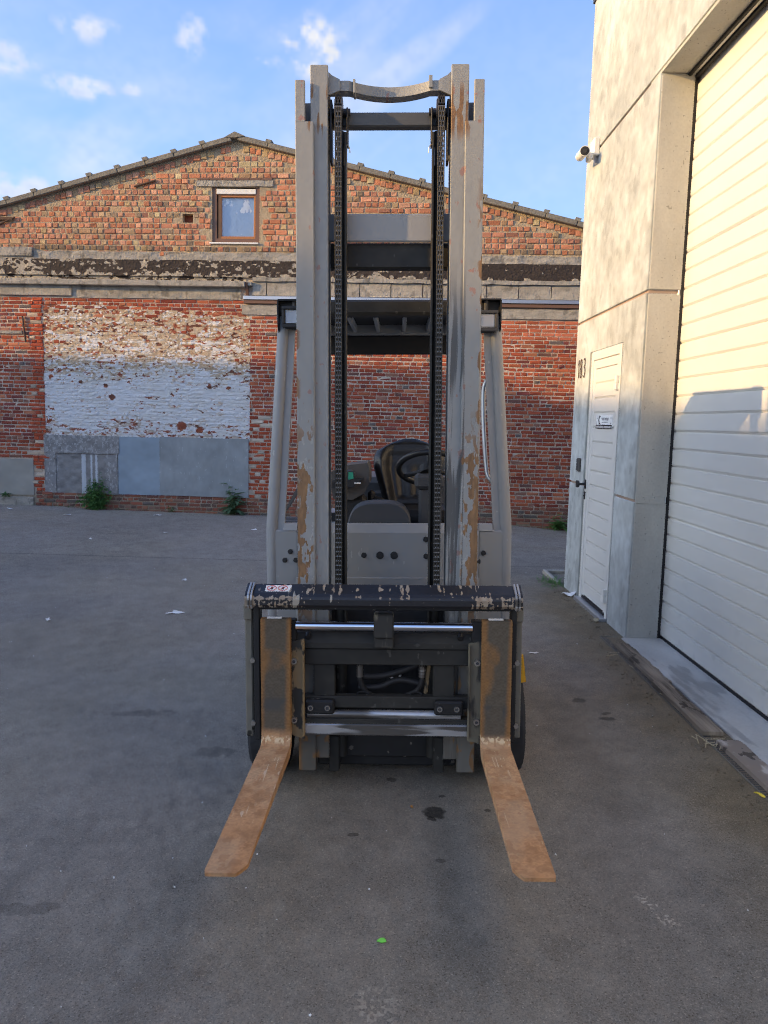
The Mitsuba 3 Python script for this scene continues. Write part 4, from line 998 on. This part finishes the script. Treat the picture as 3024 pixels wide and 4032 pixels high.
M('side_shift_rod', cyl((-.372, -.085, .742), (.352, -.085, .742), .0185, 28), 'chrome', cg, smooth=40, label='bright chrome side shift rod')
M('rod_clamp', [box(-.051, .030, -.125, -.055, .700, .800, .006), box(-.051, .030, -.105, -.055, .655, .700, .005)], 'bracket_dark', cg)
M('cylinder_block', box(-.520, -.372, -.095, -.045, .62, .768, .004), 'black_steel', cg); M('cylinder_block', box(.350, .500, -.095, -.045, .62, .768, .004), 'black_steel', cg)
M('carriage_bar', [prism(Polygon([(-.075, .646), (-.075, .668), (-.045, .705), (-.02, .705), (-.02, .646)]), 'x', -.40, .375), box(-.40, .375, -.062, -.02, .572, .642, .004)], 'grime_steel', cg)
for x in (-.325, .305): M('bar_bolt', cyl((x, -.072, .690), (x, -.05, .700), .012, 10), 'black_steel', cg)
M('carriage_plate', box(-.305, -.215, -.045, -.012, .40, .60, .004), 'grime_steel', cg); M('carriage_plate', box(.195, .285, -.045, -.012, .40, .60, .004), 'grime_steel', cg)
M('carriage_bar', [box(-.36, .345, -.058, -.01, .386, .436, .004)], 'grime_steel', cg)
for x0, x1 in ((-.335, -.215), (.200, .320)):
    k = M('bearing_pad', box(x0, x1, -.090, -.045, .368, .428, .008), 'black_steel', cg)
    for x in (x0 + .022, x1 - .028):
        M('bolt', [cyl((x, -.0895, .398), (x, -.098, .398), .013, 14)], 'dark_metal', k); M('bolt', tube([(x + .009 * math.cos(t), -.0985, .398 + .009 * math.sin(t)) for t in np.linspace(0, 2 * math.pi, 13)[:-1]], .0022, 5, True), 'pin_steel', k)
M('shaft', cyl((-.33, -.060, .362), (.31, -.060, .362), .018, 20), 'bright_steel', cg, smooth=40)
M('shelf', box(-.36, .35, -.075, -.02, .318, .346, .003), 'grime_steel', cg)
M('wear_strip', box(-.352, .338, -.088, -.03, .279, .3265, .003), 'bright_steel', cg, label='polished lower wear strip')
for s, bs in ((-1, 'bracket_ochre'), (1, 'bracket_dark')):
    a, b = (-.392, -.338) if s < 0 else (.338, .392)
    k = M('fork_bracket', [prism(Polygon([(a, .288), (b, .268), (b, .690) if s < 0 else (b, .668), (a, .680)] if s < 0 else [(a, .268), (b, .258), (b, .690), (a, .676)]), 'y', -.105, -.088), box(min(s * .336, s * .342), max(s * .336, s * .342), -.125, -.088, .285, .675, .002)], bs, cg)
    for z in (.600, .352):
        c = s * .378 if s < 0 else .372
        M('bolt', cyl((c, -.105, z), (c, -.118, z), .0125, 14), 'pin_steel', k); M('bolt', cyl((c, -.1182, z), (c, -.119, z), .007, 6), 'dark_metal', k)
M('upright', [box(-.586, -.555, -.075, -.030, .265, .845, .005), box(-.588, -.553, -.090, -.030, .765, .835, .004)], 'olive_steel', cg); M('upright', [box(.527, .558, -.075, -.030, .27, .845, .005), box(.525, .560, -.090, -.030, .765, .835, .004)], 'olive_steel', cg)
M('edge_rail', box(-.545, -.519, -.105, -.045, .262, .835, .004), 'black_steel', cg); M('edge_rail', box(.508, .532, -.105, -.045, .262, .835, .004), 'black_steel', cg)
for x in (-.549, .535):
    for z in (.60, .335): M('bolt', cyl((x, -.112, z), (x, -.095, z), .010, 10), 'pin_steel', cg)
# --- forks
for s, c in ((-1, -.448), (1, .447)):
    a, b = c - .0595, c + .0595
    inn = 1 if s < 0 else -1
    pr = [(-.110, .783)] + [(-.150, .783)] + [(-.150, .300)] + [(-.150 - .028 * (1 - math.cos(t)) - .004, .300 - .036 * math.sin(t)) for t in np.linspace(.2, math.pi / 2, 6)] + [(-.60, .2625), (-1.09, .2615), (-1.09, .2505), (-.55, .231), (-.19, .218)] + [(-.19 + .08 * math.sin(t), .298 - .08 * math.cos(t)) for t in np.linspace(.2, math.pi / 2, 7)]
    pg = shapely.geometry.polygon.orient(Polygon(pr).buffer(0), 1.0)
    mm = manifold3d.CrossSection([np.array(pg.exterior.coords)[:-1]]).extrude(b - a).transform(np.array([[0, 0, 1, a], [1, 0, 0, 0], [0, 1, 0, 0]], float))
    i1, i2 = (.004, .026) if inn > 0 else (.026, .004); j1, j2 = (-1.075, -1.040) if inn > 0 else (-1.040, -1.075)
    outl = [(a, 1), (b, 1), (b, j2), (b - i2 * .45, j2 - .026 if inn > 0 else j2 - .006), (b - i2, -1.089), (a + i1, -1.089), (a + i1 * .45, j1 - .006 if inn > 0 else j1 - .026), (a, j1)]
    cs = manifold3d.CrossSection([np.array(shapely.geometry.polygon.orient(Polygon(outl), 1.0).exterior.coords)[:-1]]).extrude(2).translate([0, 0, -.5])
    r = (mm ^ cs).to_mesh(); m = trimesh.Trimesh(r.vert_properties[:, :3], r.tri_verts)
    k = M('fork', m, 'rusty_fork', smooth=25, label='rusty left fork' if s < 0 else 'rusty right fork')
    M('fork_hook', [box(a + .01, b - .01, -.110, -.062, .655, .772, .004), box(a + .02, b - .02, -.110, -.062, .30, .36, .004)], 'black_steel', k)
    M('fork_pin', box(c - .035, c + .025, -.140, -.118, .783, .789, .002), 'sticker', k)
# --- hydraulic hoses in the carriage opening
for x in (-.112, .150):
    h = M('hose', tube(smooth_path([(x, -.02, .575), (x, -.02, .50), (x + .02 * (1 if x < 0 else -1), -.01, .45), (x + .045 * (1 if x < 0 else -1.4), .0, .425)]), .011, 10), 'hose_rubber', cg, smooth=40)
    M('fitting', [cyl((x, -.02, .510), (x, -.02, .558), .0145, 12), cyl((x, -.02, .556), (x, -.02, .575), .012, 6)], 'bright_steel', h)
M('hose', tube(smooth_path([(-.10, .0, .505), (-.02, .01, .505), (.07, .01, .53), (.14, .0, .565), (.17, .0, .60)]), .013, 10), 'hose_rubber', cg, smooth=40)
M('hose', tube(smooth_path([(-.12, .02, .45), (-.03, .02, .455), (.05, .02, .485), (.14, .01, .475)]), .013, 10), 'hose_rubber', cg, smooth=40)
M('hose', tube(smooth_path([(.185, -.005, .60), (.175, .0, .52), (.165, .0, .42)]), .009, 8), 'bracket_ochre', cg, smooth=40)
M('hose_ring', [tube([(x + .024 * math.cos(t), -.03 + .010 * math.sin(t), .437 + .008 * math.sin(t)) for t in np.linspace(0, 2 * math.pi, 17)[:-1]], .004, 6, True) for x in (-.10, .125)], 'black_steel', cg)
M('ring_nut', tube([(.035 + .024 * math.cos(t), .03, .505 + .018 * math.sin(t)) for t in np.linspace(math.pi, 2 * math.pi, 12)], .005, 8), 'bright_steel', cg)
M('motor_cover', [box(-.30, .28, .16, .18, .22, .80)] + [box(x, x + .008, .150, .16, .42, .60) for x in np.arange(-.14, .17, .02)], 'black_plastic', cg)
# --- wheels and chassis
for s in (-1, 1):
    c = s * .520 - (.005 if s < 0 else .002)
    n = 64; prf = [(-.070, .17), (-.078, .215), (-.075, .235), (-.062, .246), (.062, .246), (.075, .235), (.078, .215), (.070, .17)]
    V = []; f = []
    for i in range(n):
        th = 2 * math.pi * i / n; bl = 1.0 if i % 8 else .972
        for x, r_ in prf:
            rr_ = r_ * (bl if r_ > .23 else 1); V.append((c + x, .25 + rr_ * math.cos(th), .248 + rr_ * math.sin(th)))
    m_ = len(prf)
    for i in range(n):
        i2 = (i + 1) % n
        for j in range(m_ - 1): f += [(i * m_ + j, i * m_ + j + 1, i2 * m_ + j + 1), (i * m_ + j, i2 * m_ + j + 1, i2 * m_ + j)]
    wh = F('wheel', trimesh.Trimesh(V, f, process=False), 'tyre', smooth=30)
    F('rim', cyl((c - .06, .25, .248), (c + .06, .25, .248), .172, 32), 'grey_paint', wh, smooth=40)
    F('hub', cyl((c - .072, .25, .248), (c + .072, .25, .248), .06, 20), 'dark_metal', wh)
    rw = F('wheel', cyl((s * .46 - .07, 1.55, .22), (s * .46 + .07, 1.55, .22), .22, 32), 'tyre', smooth=40); F('rim', cyl((s * .46 - .075, 1.55, .22), (s * .46 + .075, 1.55, .22), .12, 24), 'grey_paint', rw)
    F('fender', [box(s * .53 - .045, s * .53 + .045, .40, .62, .42, .58, .01)], 'grey_paint')
    F('marker_plate', [hull([(s * x, y, z) for x, z in ((.590, .575), (.604, .455), (.575, .45), (.575, .575)) for y in (.10, .112)])], 'yellow_paint', label='yellow marker plate beside the carriage')
    F('marker_plate', [box(min(s * .36, s * .40), max(s * .36, s * .40), .10, .112, .46, .56)], 'yellow_paint')
F('axle_beam', box(-.45, .45, .20, .36, .17, .32, .01), 'black_steel')
cw = F('cowl', [box(-.575, -.428, .452, .48, .52, 1.070, .008), box(.422, .568, .452, .48, .52, 1.070, .008), prism(Polygon([(.445, .52), (.445, 1.058), (.470, 1.098), (.50, 1.098), (.50, .52)]), 'x', -.432, .426)], 'grey_paint', label='grey front cowl plate')
F('cowl_panel', box(-.44, .43, .438, .4449, .60, .845, .003), 'grey_paint', cw)
for a, b in ((-.50, -.434), (.428, .492)): F('cowl_lip', prism(Polygon([(.448, 1.068), (.470, 1.0985), (.50, 1.0985), (.50, 1.068)]), 'x', a, b), 'grey_paint', cw)
for x, z, r_ in ((-.116, .951, .013), (-.040, .951, .018), (.027, .951, .018), (.176, 1.028, .013), (.178, .947, .013), (-.466, .966, .012), (-.493, .925, .012), (-.441, .925, .012), (.449, .962, .012), (.425, .922, .012)):
    y = .4445 if abs(x) < .42 else .4515
    if abs(x) < .42 and z < .85: y = .4375
    F('bolt', [cyl((x, y + .002, z), (x, y - .006, z), r_, 16), cyl((x, y - .006, z), (x, y - .011, z), r_ * .55, 12)], 'black_plastic', cw, smooth=40)
for z in (1.028, .947): F('cable_clip', cyl((.196, .44, z), (.196, .432, z), .010, 10), 'black_plastic', cw)
F('chassis', [box(-.56, .56, .48, 1.25, .085, .55, .02), box(-.55, .55, 1.2, 2.05, .10, 1.0, .06)], 'grey_paint', label='chassis with rear counterweight')
# --- overhead guard
og = uniq(fl + '__overhead_guard'); labels[og] = {'label': 'grey overhead guard with slatted roof'}
used.add(og)
for s in (-1, 1):
    B0, B1, Tp = np.array([s * .556, .470, .55]), np.array([s * .556, .470, 1.07]), np.array([s * .512, .650, 2.07])
    k = F('pillar', [tube([B0, B1 * .5 + B0 * .5, B1, B1 * .5 + Tp * .5, Tp, Tp + (0, .06, .06)], .0265, 14)], 'grey_paint', og, smooth=40)
    B2, T2 = np.array([s * .514, .485, 1.07]), np.array([s * .470, .665, 2.07])
    F('flange', [hull([P + np.array([dx, dy, 0]) for P in (B2, T2) for dx in (-.017, .017) for dy in (-.012, .012)])], 'grey_paint', k)
    F('web', [hull([P + np.array([dx, dy, 0]) for P in (B2 + (s * .02, .012, 0), T2 + (s * .02, .012, 0)) for dx in (-.02, .02) for dy in (0, .02)])], 'dark_metal', k)
    F('collar', cyl(B1 + (Tp - B1) * .19, B1 + (Tp - B1) * .205, .0285, 14), 'grey_paint', k)
    F('guard_leg', tube(smooth_path([(s * .505, 1.47, 2.10), (s * .51, 1.55, 2.02), (s * .52, 1.66, 1.5), (s * .52, 1.72, .95)]), .03, 12), 'grey_paint', og, smooth=40)
    F('roof_side', box(s * .515 - .018, s * .515 + .018, .66, 1.50, 2.085, 2.155, .01), 'grey_paint', og)
F('guard_bar', prism(Polygon([(.625, 2.085), (.618, 2.10), (.625, 2.15), (.645, 2.162), (.70, 2.162), (.70, 2.085)]), 'x', -.53, .53), 'grime_steel', og)
for x in (-.36, -.21, -.075, .075, .215, .36): F('roof_slat', box(x - .011, x + .011, .70, 1.46, 2.10, 2.14, .003), 'grey_paint', og)
F('roof_sheet', box(-.50, .50, .66, 1.50, 2.1425, 2.148), 'black_plastic', og)
F('guard_bar', box(-.52, .52, 1.46, 1.52, 2.085, 2.155, .008), 'grey_paint', og)
F('roof_panel', [box(-.50, .50, 1.49, 1.515, 1.976, 2.084, .006), box(-.50, .50, 1.522, 1.53, 1.976, 2.10)], 'black_plastic', og, label='dark panel under the rear edge of the guard')
F('trim', box(-.50, .50, 1.482, 1.489, 2.086, 2.105), 'old_iron', og)
F('handrail', tube(smooth_path([(.520, .63, 1.835), (.490, .655, 1.800), (.462, .66, 1.745), (.459, .64, 1.62), (.463, .615, 1.49), (.473, .59, 1.345), (.490, .575, 1.300), (.530, .56, 1.262)], 5), .0105, 12), 'galvanised', og, smooth=40)
for s in (-1, 1):
    c = -.455 if s < 0 else .462; z0, z1 = (2.022, 2.126) if s < 0 else (2.002, 2.104)
    L = F('headlight', [box(c - .055, c + .055, .585, .65, z0, z1, .014)], 'black_plastic', label='rectangular work lamp at the ' + ('left' if s < 0 else 'right') + ' guard corner')
    F('lens', box(c - .040, c + .040, .5815, .590, z0 + .020, z1 - .018, .007), 'lamp_lens', L)
    F('bezel', [box(c - .054, c + .054, .572, .586, z0 + .002, z0 + .0195, .003), box(c - .054, c + .054, .572, .586, z1 - .0175, z1 - .002, .003), box(c - .054, c - .0405, .572, .586, z0 + .0195, z1 - .0175, .003), box(c + .0405, c + .054, .572, .586, z0 + .0195, z1 - .0175, .003)], 'grey_plastic' if s > 0 else 'black_plastic', L)
    e = s * .530
    F('bracket', [box(min(e, c - s * .05), max(e, c - s * .05), .585, .66, 2.150, 2.158, .001), hull([(e + dx, y, z) for dx in (-.003, .003) for y, z in ((.585, 2.15), (.66, 2.15), (.66, 1.99), (.63, 1.99), (.585, 2.04))]), box(min(e, c - s * .05), max(e, c - s * .05), .65, .66, 2.02, 2.15)], 'black_steel', L)
    F('bracket', cyl((c, .61, z1), (c, .61, 2.15), .010, 10), 'dark_metal', L)
# --- driver's place
st = uniq(fl + '__seat')
gs, gt_ = 44, 44; ts = np.linspace(0, 1, gt_); ss_ = np.linspace(-1, 1, gs); P = np.zeros((2, gt_, gs, 3))
for i, t in enumerate(ts):
    hw = np.interp(t, [0, .10, .25, .45, .60, .74, .86, .94, .98, 1.0], [.125, .150, .165, .190, .205, .204, .190, .165, .135, .10])
    for j, s_ in enumerate(ss_):
        sw = math.copysign(abs(s_) ** .85, s_); x = .108 + hw * sw; z = 1.10 + .382 * t - .035 * ss(.75, 1, t) * abs(s_) ** 2.5
        bol = .055 * np.interp(abs(s_), [0, .45, .75, 1], [0, .05, 1, .55]) * np.interp(t, [0, .2, .7, .85, 1], [.6, 1, 1, .5, .1])
        inner = abs(s_) < .52 and .16 < t < .80
        rib = .006 * math.cos(s_ * math.pi * 5.2) * ss(.14, .2, t) * ss(.66, .52, t) * ss(.55, .48, abs(s_)) - .012 * ss(.62, .50, abs(s_)) * ss(.10, .18, t) * ss(.86, .72, t)
        edge = max(abs(s_) ** 10, ss(.93, 1.0, t), ss(.04, 0, t))
        P[0, i, j] = (x, 1.16 + .10 * t - bol - rib * 1.0 + .03 * edge, z); P[1, i, j] = (x, 1.25 + .10 * t - .05 * edge, z)
idx = np.arange(gt_ * gs).reshape(gt_, gs); n0 = gt_ * gs; f = []
for i in range(gt_ - 1):
    for j in range(gs - 1):
        a, b, c, d = idx[i, j], idx[i, j + 1], idx[i + 1, j + 1], idx[i + 1, j]; f += [(a, b, c), (a, c, d), (a + n0, c + n0, b + n0), (a + n0, d + n0, c + n0)]
ring = list(idx[0, :]) + list(idx[1:, -1]) + list(idx[-1, -2::-1]) + list(idx[-2:0:-1, 0])
for a, b in zip(ring, ring[1:] + ring[:1]): f += [(a, a + n0, b + n0), (a, b + n0, b)]
F('backrest', trimesh.Trimesh(P.reshape(-1, 3), f, process=False), 'seat_vinyl', st, smooth=50, label='black vinyl seat backrest with ribs')
F('cushion', [box(-.10, .33, .86, 1.28, 1.035, 1.115, .03)], 'seat_vinyl', st); F('rail', box(-.06, .30, .85, .90, 1.00, 1.022, .003), 'galvanised', st)
F('belt_buckle', [rotm(box(-.095, -.03, 1.06, 1.085, 1.135, 1.165, .006), 20, (0, 1, 0), (-.06, 1.07, 1.15)), box(-.125, -.085, 1.10, 1.20, 1.11, 1.20, .02)], 'black_plastic', st)
R0 = .158; wc = np.array([.205, .80, 1.342]); nv = np.array([0, .56, .8285]); e1 = np.array([1., 0, 0]); e2 = np.cross(nv, e1)
sw = uniq(fl + '__steering_wheel')
F('rim', tube([wc + R0 * (math.cos(t) * e1 + math.sin(t) * e2) for t in np.linspace(0, 2 * math.pi, 49)[:-1]], .0155, 12, True), 'seat_vinyl', sw, smooth=50)
F('hub', [cyl(wc - nv * .035, wc + nv * .005, .052, 20)] + [tube([wc - nv * .01, wc + R0 * (math.cos(t) * e1 + math.sin(t) * e2) * .97], .012, 8) for t in (.5, 2.6, 4.7)], 'black_plastic', sw)
F('steering_column', [box(.128, .275, .66, .82, 1.245, 1.318, .016), box(.150, .262, .68, .84, .55, 1.250, .012)], 'grey_plastic', label='grey steering column')
hp = []
for t in np.linspace(0, math.pi, 22):
    cx_, sx_ = math.copysign(abs(math.cos(t)) ** .62, math.cos(t)), math.sin(t) ** .62
    hp += [(-.045 - (.155 - dd) * cx_, .52 + y, 1.03 + (.162 - dd) * sx_) for y, dd in ((.0, .006), (.012, 0), (.16, 0))]
F('pedal_cover', hull(hp), 'grey_plastic', smooth=50, label='rounded dark cover above the cowl')
ar = F('armrest', [prism(Polygon([(-.30, 1.17), (-.20, 1.165), (-.135, 1.20), (-.108, 1.255), (-.108, 1.335), (-.120, 1.362), (-.27, 1.345), (-.33, 1.30)]), 'y', .92, 1.22)], 'arm_grey', label='control armrest with display')
F('console', prism(Polygon([(-.30, 1.235), (-.19, 1.24), (-.140, 1.285), (-.20, 1.275), (-.30, 1.27)]), 'y', .84, .925), 'black_plastic', ar); F('support', box(-.25, -.13, .95, 1.15, .90, 1.18, .02), 'black_plastic', ar)
F('display', [cyl((-.208, .86, 1.295), (-.208, .90, 1.300), .030, 16)], 'grey_plastic', ar); F('screen', [hull([(-.205 + a, .853, 1.297 + b) for a, b in ((-.012, -.018), (.016, -.014), (.014, .020), (-.010, .022))] + [(-.205, .865, 1.30)])], 'screen_green', ar)
F('display_label', box(-.185, -.150, .838, .840, 1.258, 1.266), 'sticker', ar)
F('battery_hood', [box(-.30, .40, 1.34, 1.95, .95, 1.255, .03), box(-.13, -.03, 1.30, 1.36, 1.0, 1.178, .012)], 'hood_grey', label='blue grey battery hood behind the seat')
F('side_panel', [hull([(x, y, z) for x, z in ((-.605, 1.055), (-.600, 1.085), (-.515, 1.232), (-.505, 1.205)) for y in (1.18, 1.24)])], 'pvc_white' if False else 'arm_grey', label='slanted grey side panel')
F('floor_mat', [box(-.60, -.36, .56, 1.15, 1.00 + .0, 1.022, .006)] + [prism(Polygon([(.62 + .12 * k, 1.022), (.64 + .12 * k, 1.055), (.70 + .12 * k, 1.055), (.72 + .12 * k, 1.022)]), 'x', -.585, -.40) for k in range(4)], 'grey_plastic', label='black ribbed tray left of the driver')
F('cab_floor', box(-.5, .5, .50, 1.25, .55, .60, .005), 'black_plastic'); F('dark_bulkhead', box(-.36, .42, 1.30, 1.33, .6, 1.05), 'black_plastic')
# ------------------------------------------------------------------ unseen building added on the left, its roofline shaped to cast the evening shade
nb = thing('unseen_shade_building', 'unseen brick building added on the left, roofline shaped to cast the yard shade', 'building')
prof = [(-14, -.5), (-14, 6.9), (0, 7.45), (5.5, 7.86), (8.3, 6.2), (10.6, 4.7), (10.6, -.5)]
add('wall', prism(Polygon(prof), 'x', -32, -22), 'red_brick_plain', nb)
add('roof', [hull([(x, a[0], a[1] + h) for x in (-32.2, -21.95) for a in (p, q) for h in (-.12, .0)]) for p, q in zip(prof[1:-2], prof[2:-1])], 'roof_grey', nb)
for y in (-11, -7.5, -4, -.5, 3, 6.5):
    for z in (1.2, 4.2):
        if y == 6.5 and z > 3: continue
        add('window', box(-22.02, -21.97, y, y + 1.2, z, z + 1.6), 'window_dark', nb); add('sill', box(-22.05, -21.93, y - .08, y + 1.28, z - .08, z - .005), 'old_concrete', nb)
